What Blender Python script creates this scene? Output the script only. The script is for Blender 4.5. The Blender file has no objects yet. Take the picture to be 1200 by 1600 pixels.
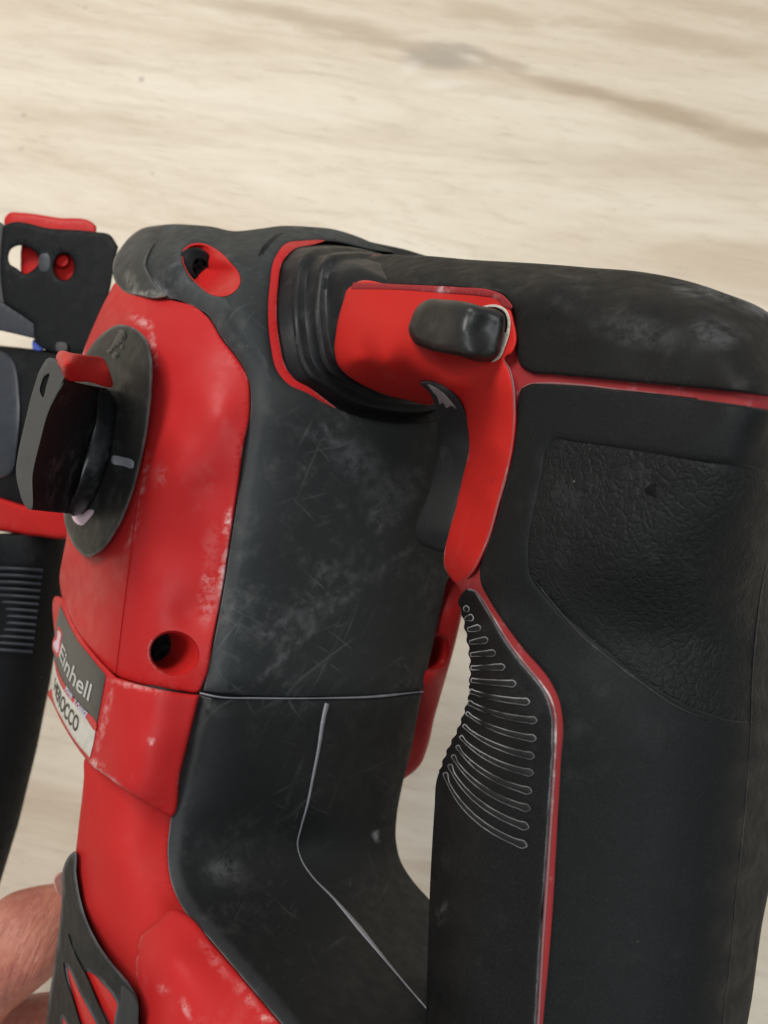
import bpy, math, random
import numpy as np
from mathutils import Vector, Matrix
from mathutils.geometry import delaunay_2d_cdt

scene = bpy.context.scene
random.seed(5); np.random.seed(5)

# ------------------------------------------------------------------ camera
FP = 1244.44                       # focal length in pixels of a 1200 x 1600 frame
CAM_Z, TILT = 0.47, math.radians(13)
cam_d = bpy.data.cameras.new("camera")
cam_d.sensor_fit = 'VERTICAL'; cam_d.sensor_height = 36; cam_d.sensor_width = 27
cam_d.lens = 28.0; cam_d.clip_start = 0.01; cam_d.clip_end = 50
cam_d.dof.use_dof = True; cam_d.dof.focus_distance = 0.155; cam_d.dof.aperture_fstop = 28
cam = bpy.data.objects.new("camera", cam_d)
cam.location = (0, 0, CAM_Z); cam.rotation_euler = (TILT, 0, 0)
scene.collection.objects.link(cam); scene.camera = cam
RC = np.array(Matrix.Rotation(TILT, 3, 'X')); TC = np.array([0, 0, CAM_Z])

# ------------------------------------------------------------------ light
w = bpy.data.worlds.new("World"); scene.world = w; w.use_nodes = True
w.node_tree.nodes["Background"].inputs[0].default_value = (0.86, 0.93, 1.0, 1)
w.node_tree.nodes["Background"].inputs[1].default_value = 0.27

def area(name, loc, target, sx, sy, power, col):
    l = bpy.data.lights.new(name, 'AREA'); l.shape = 'RECTANGLE'; l.size = sx; l.size_y = sy
    l.energy = power; l.color = col
    o = bpy.data.objects.new(name, l); o.location = loc
    o.rotation_euler = (Vector(target) - Vector(loc)).to_track_quat('-Z', 'Y').to_euler()
    scene.collection.objects.link(o)
    return o
area("window_light", (-0.75, 1.05, 1.95), (0, 0.1, 0.2), 1.1, 0.8, 38, (1.0, 0.97, 0.92))
area("ceiling_light", (0.45, -0.35, 2.1), (0, 0, 0.3), 1.2, 0.9, 15, (0.90, 0.96, 1.0))

scene.view_settings.view_transform = 'Standard'; scene.view_settings.look = 'None'
scene.view_settings.exposure = 0.0; scene.view_settings.gamma = 1.0
scene.render.engine = 'CYCLES'

# ------------------------------------------------------------------ material helpers
class NT:
    def __init__(s, name):
        s.m = bpy.data.materials.new(name); s.m.use_nodes = True
        s.t = s.m.node_tree; s.b = s.t.nodes["Principled BSDF"]
        s.co = s.n("ShaderNodeTexCoord").outputs["Object"]
    def n(s, typ, **kw):
        x = s.t.nodes.new(typ)
        for k, v in kw.items(): setattr(x, k, v)
        return x
    def l(s, a, b): s.t.links.new(a, b)
    def mapping(s, scale=(1, 1, 1), rot=(0, 0, 0), loc=(0, 0, 0)):
        m = s.n("ShaderNodeMapping"); m.vector_type = 'TEXTURE'; s.l(s.co, m.inputs[0])
        m.inputs["Scale"].default_value = tuple(1 / c for c in scale); m.inputs["Rotation"].default_value = rot; m.inputs["Location"].default_value = loc
        return m.outputs[0]
    def noise(s, scale, detail=4, rough=.55, vec=None, dist=0.0):
        x = s.n("ShaderNodeTexNoise"); s.l(vec if vec is not None else s.co, x.inputs["Vector"])
        x.inputs["Scale"].default_value = scale; x.inputs["Detail"].default_value = detail
        x.inputs["Roughness"].default_value = rough; x.inputs["Distortion"].default_value = dist
        return x.outputs[0]
    def ramp(s, fac, a, b, va=0.0, vb=1.0):
        x = s.n("ShaderNodeMapRange"); x.interpolation_type = 'SMOOTHSTEP'; s.l(fac, x.inputs[0])
        x.inputs[1].default_value = a; x.inputs[2].default_value = b
        x.inputs[3].default_value = va; x.inputs[4].default_value = vb
        return x.outputs[0]
    def math(s, op, a, b=None):
        x = s.n("ShaderNodeMath", operation=op)
        for i, v in enumerate((a, b)):
            if v is None: continue
            if isinstance(v, (int, float)): x.inputs[i].default_value = v
            else: s.l(v, x.inputs[i])
        return x.outputs[0]
    def mix(s, fac, a, b):
        x = s.n("ShaderNodeMix", data_type='RGBA')
        if isinstance(fac, (int, float)): x.inputs[0].default_value = fac
        else: s.l(fac, x.inputs[0])
        for i, v in ((6, a), (7, b)):
            if isinstance(v, tuple): x.inputs[i].default_value = (*v, 1)
            else: s.l(v, x.inputs[i])
        return x.outputs[2]
    def attr(s, name):
        return s.n("ShaderNodeAttribute", attribute_name=name).outputs["Fac"]
    def bump(s, h, strength, dist=0.0003, prev=None):
        x = s.n("ShaderNodeBump"); s.l(h, x.inputs["Height"])
        x.inputs["Strength"].default_value = strength; x.inputs["Distance"].default_value = dist
        if prev is not None: s.l(prev, x.inputs["Normal"])
        return x.outputs[0]
    def done(s, col, rough, nrm=None, spec=.5):
        for i, v in (("Base Color", col), ("Roughness", rough)):
            if isinstance(v, tuple): s.b.inputs[i].default_value = (*v, 1)
            elif isinstance(v, (int, float)): s.b.inputs[i].default_value = v
            else: s.l(v, s.b.inputs[i])
        if nrm is not None: s.l(nrm, s.b.inputs["Normal"])
        s.b.inputs["Specular IOR Level"].default_value = spec
        return s.m

def rubber(name, base=(.0125, .0135, .0140), edge=.5, edge_mm=.55, scuff=.35, scratch=.0, rough=.58, leather=0.0, dustcol=(.30, .30, .31), fine=.22, spec=.22, pale=(.105, .108, .106), band=None):
    t = NT(name)
    big = t.noise(38, 5, .62); mid = t.noise(210, 6, .65); tiny = t.noise(2600, 3, .6)
    cloud = t.ramp(t.math('MULTIPLY', t.ramp(big, .38, .72), t.ramp(mid, .35, .75)), .05, .75)
    col = t.mix(t.math('MULTIPLY', cloud, scuff), base, pale)
    col = t.mix(t.math('MULTIPLY', t.ramp(tiny, .45, .75), .14), col, (.045, .045, .044))
    if scratch:
        tot = None
        for k, (rz, sc) in enumerate(((.75, 60), (1.15, 90), (-.55, 80), (.35, 70), (-1.1, 95), (.95, 50))):
            v = t.mapping((sc * .20, sc * 12, sc * 1.2), (.15 * k - .3, .2 - .1 * k, rz), (k * .031, k * .017, 0))
            s1 = t.ramp(t.noise(1.0, 4, .55, v, .45), .61, .76)
            tot = s1 if tot is None else t.math('MAXIMUM', tot, s1)
        tot = t.math('MULTIPLY', tot, t.ramp(t.noise(48, 4), .42, .66))
        col = t.mix(t.math('MULTIPLY', tot, scratch), col, (.17, .175, .17))
    # pale specks
    vo = t.n("ShaderNodeTexVoronoi"); t.l(t.co, vo.inputs["Vector"]); vo.inputs["Scale"].default_value = 210
    spk = t.math('MULTIPLY', t.ramp(vo.outputs["Distance"], .075, .03), t.ramp(t.noise(75, 2), .58, .66))
    col = t.mix(t.math('MULTIPLY', spk, .35), col, (.3, .3, .29))
    if edge:
        e = t.attr("edge")
        wob = t.math('ADD', e, t.math('MULTIPLY', t.math('SUBTRACT', t.noise(520, 4, .7), .5), edge_mm * 1.1))
        ef = t.math('MULTIPLY', t.ramp(wob, edge_mm, edge_mm * .15), t.ramp(t.noise(130, 4, .6), .28, .62))
        col = t.mix(t.math('MULTIPLY', ef, edge), col, dustcol)
    if band:  # lit face of the border chamfer, painted as a paler tint in the colour
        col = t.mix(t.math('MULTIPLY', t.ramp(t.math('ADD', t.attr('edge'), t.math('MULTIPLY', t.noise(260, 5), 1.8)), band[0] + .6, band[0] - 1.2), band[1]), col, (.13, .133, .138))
    pa = t.math('MULTIPLY', t.attr("dust"), t.ramp(t.noise(330, 6, .7), .34, .62))
    col = t.mix(pa, col, dustcol)
    r = t.math('ADD', t.math('MULTIPLY', cloud, .12), t.ramp(t.noise(300, 5), .3, .7, rough - .05, rough + .08))
    nb = t.bump(tiny, fine, .00012)
    if leather:
        vw = t.n("ShaderNodeTexVoronoi", feature='DISTANCE_TO_EDGE'); vw.inputs["Scale"].default_value = 600
        dv = t.n("ShaderNodeVectorMath", operation='ADD'); t.l(t.co, dv.inputs[0])
        nz = t.n("ShaderNodeTexNoise"); nz.inputs["Scale"].default_value = 300; nz.inputs["Detail"].default_value = 3; t.l(t.co, nz.inputs["Vector"])
        sc_ = t.n("ShaderNodeVectorMath", operation='SCALE'); t.l(nz.outputs["Color"], sc_.inputs[0]); sc_.inputs["Scale"].default_value = .0045
        t.l(sc_.outputs[0], dv.inputs[1]); t.l(dv.outputs[0], vw.inputs["Vector"])
        h = t.math('MULTIPLY', t.ramp(vw.outputs["Distance"], .0, .2), t.ramp(t.noise(45, 3), .3, .6, .35, 1))
        nb = t.bump(h, leather, .00045, nb)
    return t.done(col, r, nb, spec)

def plastic(name, base, rough=.38, edge=.35, edge_mm=.5, dust=.25, dustcol=(.78, .55, .52), fine=.12, edgenoise=(.45, .68), spec=.17, dustscale=55):
    t = NT(name)
    n1 = t.noise(30, 4); n2 = t.noise(260, 5, .65); tiny = t.noise(1900, 3, .6)
    col = t.mix(t.ramp(n1, .3, .7), base, tuple(c * .90 for c in base))
    d = t.math('MULTIPLY', t.ramp(t.noise(dustscale, 5, .6), .56, .74), t.ramp(n2, .42, .66))
    col = t.mix(t.math('MULTIPLY', d, dust), col, dustcol)
    if edge:
        e = t.attr("edge")
        wob = t.math('ADD', e, t.math('MULTIPLY', t.math('SUBTRACT', t.noise(600, 5, .7), .5), edge_mm * 1.4))
        ef = t.math('MULTIPLY', t.ramp(wob, edge_mm, edge_mm * .1), t.ramp(t.noise(90, 5, .65), *edgenoise))
        col = t.mix(t.math('MULTIPLY', ef, edge), col, dustcol)
    pa = t.math('MULTIPLY', t.attr("dust"), t.ramp(t.noise(420, 6, .72), .38, .60))
    col = t.mix(pa, col, dustcol)
    r = t.ramp(t.noise(170, 4), .3, .7, rough - .05, rough + .09)
    return t.done(col, r, t.bump(tiny, fine, .00012), spec)

def flat(name, col, rough=.5, spec=.4):
    t = NT(name)
    return t.done(t.mix(t.ramp(t.noise(300, 4), .35, .7), col, tuple(c * .85 for c in col)), rough, None, spec)

RED = (.48, .021, .021)
M = {
    'rubber': rubber('handle_rubber', base=(.030, .031, .031), edge=.0, edge_mm=.35, scuff=.35, pale=(.13, .13, .125)),
    'palm': rubber('palm_rubber', base=(.0088, .0096, .0098), edge=.10, edge_mm=.3, scuff=.10, spec=.15),
    'leather': rubber('leather_grain_rubber', base=(.0092, .0100, .0100), edge=.0, scuff=.12, leather=.42, spec=.16),
    'top': rubber('worn_top_rubber', base=(.0105, .0102, .0094), edge=.10, edge_mm=.3, scuff=.42, spec=.16, rough=.6, pale=(.10, .094, .086)),
    'finger': rubber('finger_rubber', base=(.0055, .0055, .0055), edge=.9, edge_mm=.5, scuff=.06),
    'rib': rubber('dusty_rib_rubber', base=(.0125, .0125, .0125), edge=1.0, edge_mm=.27, scuff=.15, dustcol=(.55, .55, .55), fine=.5),
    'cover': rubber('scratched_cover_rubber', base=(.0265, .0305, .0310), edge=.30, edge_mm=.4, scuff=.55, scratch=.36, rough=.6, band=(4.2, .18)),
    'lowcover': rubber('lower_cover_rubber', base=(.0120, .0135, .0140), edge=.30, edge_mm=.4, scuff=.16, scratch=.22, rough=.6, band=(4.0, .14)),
    'seam': rubber('seam_dust', base=(.26, .26, .285), edge=.0, scuff=.9, pale=(.50, .50, .54)),
    'reddust': rubber('pale_seam_dust', base=(.25, .11, .11), edge=.0, scuff=1.0, pale=(.55, .48, .47)),
    'scuff': rubber('bare_scuff', base=(.30, .30, .29), edge=0, scuff=.8, pale=(.05, .05, .05)),
    'partline': rubber('parting_line', base=(.022, .022, .022), edge=.0, scuff=.9),
    'bellows': rubber('bellows_rubber', base=(.008, .0084, .009), edge=0, scuff=.2, rough=.46, spec=.28),
    'black': rubber('black_plastic', base=(.0040, .0044, .0052), edge=.0, scuff=.06, rough=.55, spec=.16),
    'velvet': rubber('knob_face', base=(.011, .011, .0115), edge=.0, scuff=.45, rough=.6, spec=.2),
    'knobend': rubber('worn_knob_end', base=(.066, .065, .062), edge=0, scuff=.7, rough=.6),
    'gloss': rubber('polished_black', base=(.010, .0105, .011), edge=.0, scuff=.35, rough=.30, spec=.55),
    'lever': rubber('lever_rubber', base=(.0115, .0112, .0100), edge=.0, scuff=.28, scratch=.25, rough=.42, spec=.5),
    'disc': rubber('selector_disc', base=(.017, .017, .015), edge=.35, edge_mm=.9, scuff=.25, rough=.45, dustcol=(.26, .25, .24), spec=.35),
    'cap': rubber('dusty_cap_rubber', base=(.045, .044, .040), edge=.35, edge_mm=.9, scuff=.5, rough=.6, dustcol=(.30, .28, .25)),
    'vent': rubber('vent_rubber', base=(.0125, .0132, .0132), edge=.42, edge_mm=.9, scuff=.30, dustcol=(.22, .22, .24)),
    'inner': rubber('inner_shell', base=(.03, .03, .03), edge=0, scuff=.8),
    'red': plastic('red_plastic', RED, rough=.42, dust=.05, edge=.30),
    'redseam': plastic('dusty_red_seam', (.30, .030, .032), rough=.6, dust=1.0, edge=.0, dustscale=110, dustcol=(.50, .34, .34), edgenoise=(.3, .5)),
    'redstrip': plastic('red_trigger_guard', (.56, .022, .017), rough=.44, dust=.03, edge=.5, edge_mm=.30, edgenoise=(.5, .68)),
    'redworn': plastic('worn_red_plastic', RED, rough=.42, dust=.06, edge=.45, edge_mm=.8, edgenoise=(.56, .74), dustscale=45),
    'redpale': plastic('dull_red_plastic', (.47, .022, .020), rough=.62, spec=.14, dust=.03, edge=.20, dustcol=(.7, .4, .36)),
    'rednew': plastic('red_button', (.50, .018, .016), rough=.36, dust=.05, edge=0),
    'label': flat('label_charcoal', (.065, .062, .055), .42),
    'labelsilver': flat('label_silver', (.56, .53, .46), .4),
    'print': flat('print_grey', (.52, .51, .48), .5),
    'printdark': flat('print_dark', (.035, .033, .03), .5),
    'printblue': flat('print_blue_white', (.55, .60, .72), .5),
    'printpink': flat('emblem_pink_white', (.70, .50, .56), .45),
    'printred': flat('print_red', (.52, .03, .03), .45),
    'slate': flat('slate_plastic', (.030, .034, .042), .45),
    'blue': flat('blue_clip', (.06, .10, .42), .35),
    'steel': flat('screw_steel', (.05, .05, .052), .4),
    'dust': flat('caked_dust', (.50, .45, .38), .9, .1),
    'nick': flat('rubber_nick', (.006, .006, .006), .8, .1),
}

# ------------------------------------------------------------------ the tool's own frame
# camera-space axes of the tool: X to its rear, Y to the side with the selector, Z up
X = np.array([.65, -.16, .74]); X /= np.linalg.norm(X)
Y = np.array([-.75, .11, .64]); Y -= X * (X @ Y); Y /= np.linalg.norm(Y)
Z = -np.cross(X, Y)
def ray(px, py): return np.stack([(np.asarray(px, float) - 600) / FP, -(np.asarray(py, float) - 800) / FP, -np.ones_like(np.asarray(px, float))], -1)
O = ray(930, 1200) * .15
def depth(px, py, kind, v):
    if kind == 'd': return v
    ax = Y if kind == 'Y' else X if kind == 'X' else Z
    return (ax @ O + v) / (ray(px, py) @ ax)
def T(a, b, c): return O + a * X + b * Y + c * Z
def proj(p): return 600 + FP * p[..., 0] / -p[..., 2], 800 - FP * p[..., 1] / -p[..., 2]
def to_world(p): return p @ RC.T + TC

class Field:
    """smooth surface of the tool through measured points (thin plate spline)"""
    def __init__(s, samples, reg=1e-4):
        P = []
        for q in samples:
            if len(q) == 3 and isinstance(q, np.ndarray):
                x, y = proj(q); P.append((x, y, 1 / -q[2]))
            else: P.append((q[0], q[1], 1 / depth(*q)))
        P = np.array(P); s.c = P[:, :2] / 300.; v = P[:, 2]; n = len(P)
        A = np.zeros((n + 3, n + 3)); A[:n, :n] = s.k(s.c, s.c) + reg * np.eye(n)
        A[:n, n] = 1; A[:n, n + 1:] = s.c; A[n, :n] = 1; A[n + 1:, :n] = s.c.T
        s.w = np.linalg.solve(A, np.r_[v, 0, 0, 0])
    @staticmethod
    def k(a, b):
        r2 = ((a[:, None] - b[None]) ** 2).sum(-1)
        return .5 * r2 * np.log(r2 + 1e-12)
    def __call__(s, q):
        q = np.atleast_2d(q) / 300.
        return 1 / (s.k(q, s.c) @ s.w[:-3] + s.w[-3] + q @ s.w[-2:])

# ------------------------------------------------------------------ object helpers
def link(o, parent=None):
    scene.collection.objects.link(o)
    if parent is not None: o.parent = parent
    return o
ROOTS = {}
def root_loc(parent):
    o = parent
    while o.parent is not None: o = o.parent
    return np.array(o.location)
def mesh_obj(name, verts_world, faces, mat, parent=None, edge=None, smooth=True, sharp=40):
    if parent is not None: verts_world = verts_world - root_loc(parent)
    me = bpy.data.meshes.new(name); me.from_pydata(verts_world.tolist(), [], [list(map(int, f)) for f in faces])
    if edge is not None:
        a = me.attributes.new("edge", 'FLOAT', 'POINT'); a.data.foreach_set("value", np.asarray(edge, np.float32))
    me.materials.append(mat)
    me.validate(); me.update()
    import bmesh
    bm = bmesh.new(); bm.from_mesh(me); bmesh.ops.recalc_face_normals(bm, faces=bm.faces); bm.to_mesh(me); bm.free()
    if smooth:
        me.shade_smooth()
        me.set_sharp_from_angle(angle=math.radians(sharp))
    o = bpy.data.objects.new(name, me)
    return link(o, parent)

def curve(pts, step=4.0, closed=True):
    """smooth outline; a point with a third entry is a sharp corner"""
    n = len(pts); P = np.array([p[:2] for p in pts], float); C = [len(p) > 2 for p in pts]
    out = []
    for i in range(n if closed else n - 1):
        a, b = P[i], P[(i + 1) % n]
        pa, nb = P[(i - 1) % n], P[(i + 2) % n]
        L = np.linalg.norm(b - a)
        def tan(p0, p1, p2):
            l0, l1 = np.linalg.norm(p1 - p0) + 1e-6, np.linalg.norm(p2 - p1) + 1e-6
            t = (p1 - p0) / l0 * l1 + (p2 - p1) / l1 * l0
            return t / (l0 + l1)
        ta = (b - a) / L if (C[i] or (not closed and i == 0)) else tan(pa, a, b)
        tb = (b - a) / L if (C[(i + 1) % n] or (not closed and i == n - 2)) else tan(a, b, nb)
        k = max(1, int(round(L / step))); t = np.linspace(0, 1, k, endpoint=False)[:, None]
        out.append((2*t**3 - 3*t**2 + 1) * a + (t**3 - 2*t**2 + t) * ta * L + (-2*t**3 + 3*t**2) * b + (t**3 - t**2) * tb * L)
    out = np.vstack(out)
    if not closed: out = np.vstack([out, P[-1]])
    return out
def seg_dist(q, loops):
    best = np.full(len(q), 1e9)
    for lp in loops:
        a = lp; b = np.roll(lp, -1, 0); d = b - a; L2 = (d ** 2).sum(1) + 1e-12
        for k in range(0, len(q), 1500):
            qq = q[k:k + 1500, None]
            t = np.clip(((qq - a) * d).sum(-1) / L2, 0, 1)
            best[k:k + 1500] = np.minimum(best[k:k + 1500], np.sqrt((((a + t[..., None] * d) - qq) ** 2).sum(-1)).min(1))
    return best
def inside(q, lp):
    x, y = q[:, 0][:, None], q[:, 1][:, None]
    a = lp; b = np.roll(lp, -1, 0)
    cond = (a[:, 1] > y) != (b[:, 1] > y)
    xi = a[:, 0] + (y - a[:, 1]) / (b[:, 1] - a[:, 1] + 1e-12) * (b[:, 0] - a[:, 0])
    return ((cond & (x < xi)).sum(1) % 2) == 1
def area2(lp): x, y = lp.T; return .5 * np.sum(x * np.roll(y, -1) - np.roll(x, -1) * y)

def shell(name, outline, field, mat, parent, off=0.0, rim=(6, .0010), thick=.004, holes=(), step=8.0, shrink=0.0, bstep=4.0, wall=None, relief=None, profile=2.0, hole_rims=None, paint=(), edge_fn=None):
    """a moulded shell: its face follows a surface of the tool, its border is rounded off and turned back into a wall"""
    loops = [curve(outline, bstep)] + [curve(h, bstep) for h in holes]
    pts = [loops[0]] + loops[1:]; edges = []; k = 0
    for lp in loops:
        n = len(lp); edges += [(k + i, k + (i + 1) % n) for i in range(n)]; k += n
    rims = [rim] + (list(hole_rims) if hole_rims else [rim] * (len(loops) - 1)); wr = rim[0]
    for li, lp in enumerate(loops):
        wr = rims[li][0]
        t = np.roll(lp, -1, 0) - np.roll(lp, 1, 0); t /= np.linalg.norm(t, axis=1)[:, None] + 1e-9
        nn = np.stack([-t[:, 1], t[:, 0]], 1) * (1 if area2(lp) > 0 else -1) * (1 if li == 0 else -1)
        for fr in (.12, .3, .6, 1.0):
            q = lp + nn * fr * wr
            ok = (seg_dist(q, [lp]) > fr * wr * .93) & inside(q, loops[0]) & (seg_dist(q, loops) > 1.2)
            for h in loops[1:]: ok &= ~inside(q, h)
            pts.append(q[ok][::(1 if fr < .7 else 2)])
    lo, hi = loops[0].min(0), loops[0].max(0)
    gy = np.arange(lo[1], hi[1], step * .87); g = []
    for j, yy in enumerate(gy):
        xs = np.arange(lo[0] + (j % 2) * step * .5, hi[0], step); g.append(np.stack([xs, np.full_like(xs, yy)], 1))
    g = np.vstack(g); ok = inside(g, loops[0])
    for h in loops[1:]: ok &= ~inside(g, h)
    g = g[ok]
    for li, lp in enumerate(loops):
        if len(g): g = g[seg_dist(g, [lp]) > rims[li][0] + step * .45]
    if len(g): pts.append(g)
    V = np.vstack(pts)
    r = delaunay_2d_cdt([Vector(v) for v in V], edges, [], 0, 1e-4)
    V = np.array([tuple(v) for v in r[0]]); F = np.array([f for f in r[2]])
    cen = V[F].mean(1); ok = inside(cen, loops[0])
    for h in loops[1:]: ok &= ~inside(cen, h)
    F = F[ok]
    used = np.unique(F); remap = -np.ones(len(V), int); remap[used] = np.arange(len(used)); V = V[used]; F = remap[F]
    dist = seg_dist(V, loops)
    d = field(V)
    drop = np.zeros(len(V))
    for lp, rm in zip(loops, rims):
        pf = rm[2] if len(rm) > 2 else profile
        tt = np.clip(1 - seg_dist(V, [lp]) / max(rm[0], 1e-6), 0, 1)
        drop = np.maximum(drop, rm[1] * (1 - np.power(np.clip(1 - tt ** pf, 0, 1), 1 / pf)))
    h = off - drop
    if relief is not None: h = h + relief(V, dist)
    R = ray(V[:, 0], V[:, 1]); Rn = R / np.linalg.norm(R, axis=1)[:, None]
    P = R * d[:, None] - Rn * h[:, None]
    edge_mm = dist * d / FP * 1000
    if edge_fn is not None: edge_mm = np.where(edge_fn(V), 9.0, edge_mm)
    # wall
    E = {}
    for f in F:
        for i in range(3):
            a, b = int(f[i]), int(f[(i + 1) % 3]); E[(a, b)] = 1
    bnd = [(a, b) for (a, b) in E if (b, a) not in E]
    bv = sorted({a for e in bnd for a in e}); bi = {v: i for i, v in enumerate(bv)}
    nb = len(bv); nrm = np.zeros((nb, 2))
    for a, b in bnd:
        t = V[b] - V[a]; n2 = np.array([-t[1], t[0]]); n2 = n2 / (np.linalg.norm(n2) + 1e-9)
        nrm[bi[a]] += n2; nrm[bi[b]] += n2
    nrm /= np.linalg.norm(nrm, axis=1)[:, None] + 1e-9
    B = P[bv]; Vb = V[bv]
    # make the normals point into the shape
    tst = Vb + nrm * .6; flip = ~inside(tst, loops[0])
    for hlp in loops[1:]: flip |= inside(tst, hlp)
    nrm[flip] *= -1
    th = np.full(nb, thick); shr = np.full((nb, 1), shrink, float)
    if len(loops) > 1: hv = seg_dist(Vb, loops[1:]) < .5; th[hv] = min(thick, .0022); shr[hv] = 0
    rings = [P]; idx = [np.array(bv)]; ed = [edge_mm]; base = len(P)
    for f_, s_ in ((.35, .12), (1.0, 1.0)):
        if wall is None:
            q = Vb + nrm * shr * s_
            rr = ray(q[:, 0], q[:, 1]); rr /= np.linalg.norm(rr, axis=1)[:, None]
            z = -B[:, 2]
            newp = ray(q[:, 0], q[:, 1]) * z[:, None] + rr * (th * f_)[:, None]
        else:
            newp = B + np.asarray(wall) * f_
        rings.append(newp); idx.append(base + np.arange(nb)); ed.append(np.zeros(nb)); base += nb
    faces = F.tolist()
    for j in range(len(idx) - 1):
        u, v = idx[j], idx[j + 1]
        for a, b in bnd: faces.append([u[bi[b]], u[bi[a]], v[bi[a]], v[bi[b]]])
    o = mesh_obj(name, to_world(np.vstack(rings)), faces, mat, parent, np.concatenate(ed))
    if len(paint):
        # worn and dusty patches, each with its own place and size on this part
        dv = np.zeros(base)
        for (cx, cy, rx, ry, ang, st) in paint:
            ca, sa = math.cos(ang), math.sin(ang); dx, dy = V[:, 0] - cx, V[:, 1] - cy
            u, v = (dx * ca + dy * sa) / rx, (-dx * sa + dy * ca) / ry
            dv[:len(V)] = np.maximum(dv[:len(V)], st * np.clip(1.6 - 1.6 * np.sqrt(u * u + v * v), 0, 1))
        a = o.data.attributes.new("dust", 'FLOAT', 'POINT'); a.data.foreach_set("value", dv.astype(np.float32))
    return o

def ridge(name, pts, hw, field, mat, parent, off, height, step=6):
    """a narrow raised bead running along a line of the surface"""
    c = curve(pts, step, False); tg = np.gradient(c, axis=0); tg /= np.linalg.norm(tg, axis=1)[:, None]; nn = np.stack([-tg[:, 1], tg[:, 0]], 1)
    h = np.interp(np.linspace(0, 1, len(c)), np.linspace(0, 1, len(hw)), hw)[:, None]
    cols = []
    for k, e in ((-1, -.6), (-.85, .2), (-.45, .85), (0, 1), (.45, .85), (.85, .2), (1, -.6)):
        q = c + nn * h * k; r = ray(q[:, 0], q[:, 1]); rn = r / np.linalg.norm(r, axis=1)[:, None]
        cols.append(r * field(q)[:, None] - rn * (off + height * e))
    P = np.stack(cols, 1); n, m = P.shape[:2]
    F = [[i * m + j, i * m + j + 1, (i + 1) * m + j + 1, (i + 1) * m + j] for i in range(n - 1) for j in range(m - 1)]
    return mesh_obj(name, to_world(P.reshape(-1, 3)), F, mat, parent, np.full(n * m, 9.), sharp=80)

def loft(name, rings, mat, parent, cap=True, closed_dir=True, sharp=50, world=False):
    """skin over closed rings of camera-space (or world) points"""
    n = len(rings[0]); P = np.vstack(rings); F = []
    for j in range(len(rings) - 1):
        for i in range(n):
            a, b = j * n + i, j * n + (i + 1) % n
            F.append([a, b, b + n, a + n])
    if cap:
        F.append(list(range(n))[::-1]); F.append([(len(rings) - 1) * n + i for i in range(n)])
    return mesh_obj(name, P if world else to_world(P), F, mat, parent, np.full(len(P), 9.), sharp=sharp)

def tube(name, path, radii, mat, parent, n=28, flat_=1.0, side=None):
    path = np.array(path, float); rings = []
    for i, p in enumerate(path):
        t = path[min(i + 1, len(path) - 1)] - path[max(i - 1, 0)]; t /= np.linalg.norm(t)
        u = np.cross(t, side if side is not None else np.array([0, 0, 1.])); u /= np.linalg.norm(u); v = np.cross(t, u)
        a = np.linspace(0, 2 * math.pi, n, endpoint=False)[:, None]
        rings.append(p + radii[i] * (np.cos(a) * u + flat_ * np.sin(a) * v))
    return loft(name, rings, mat, parent)
def at(px, py, d): return ray(px, py) * d

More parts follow.
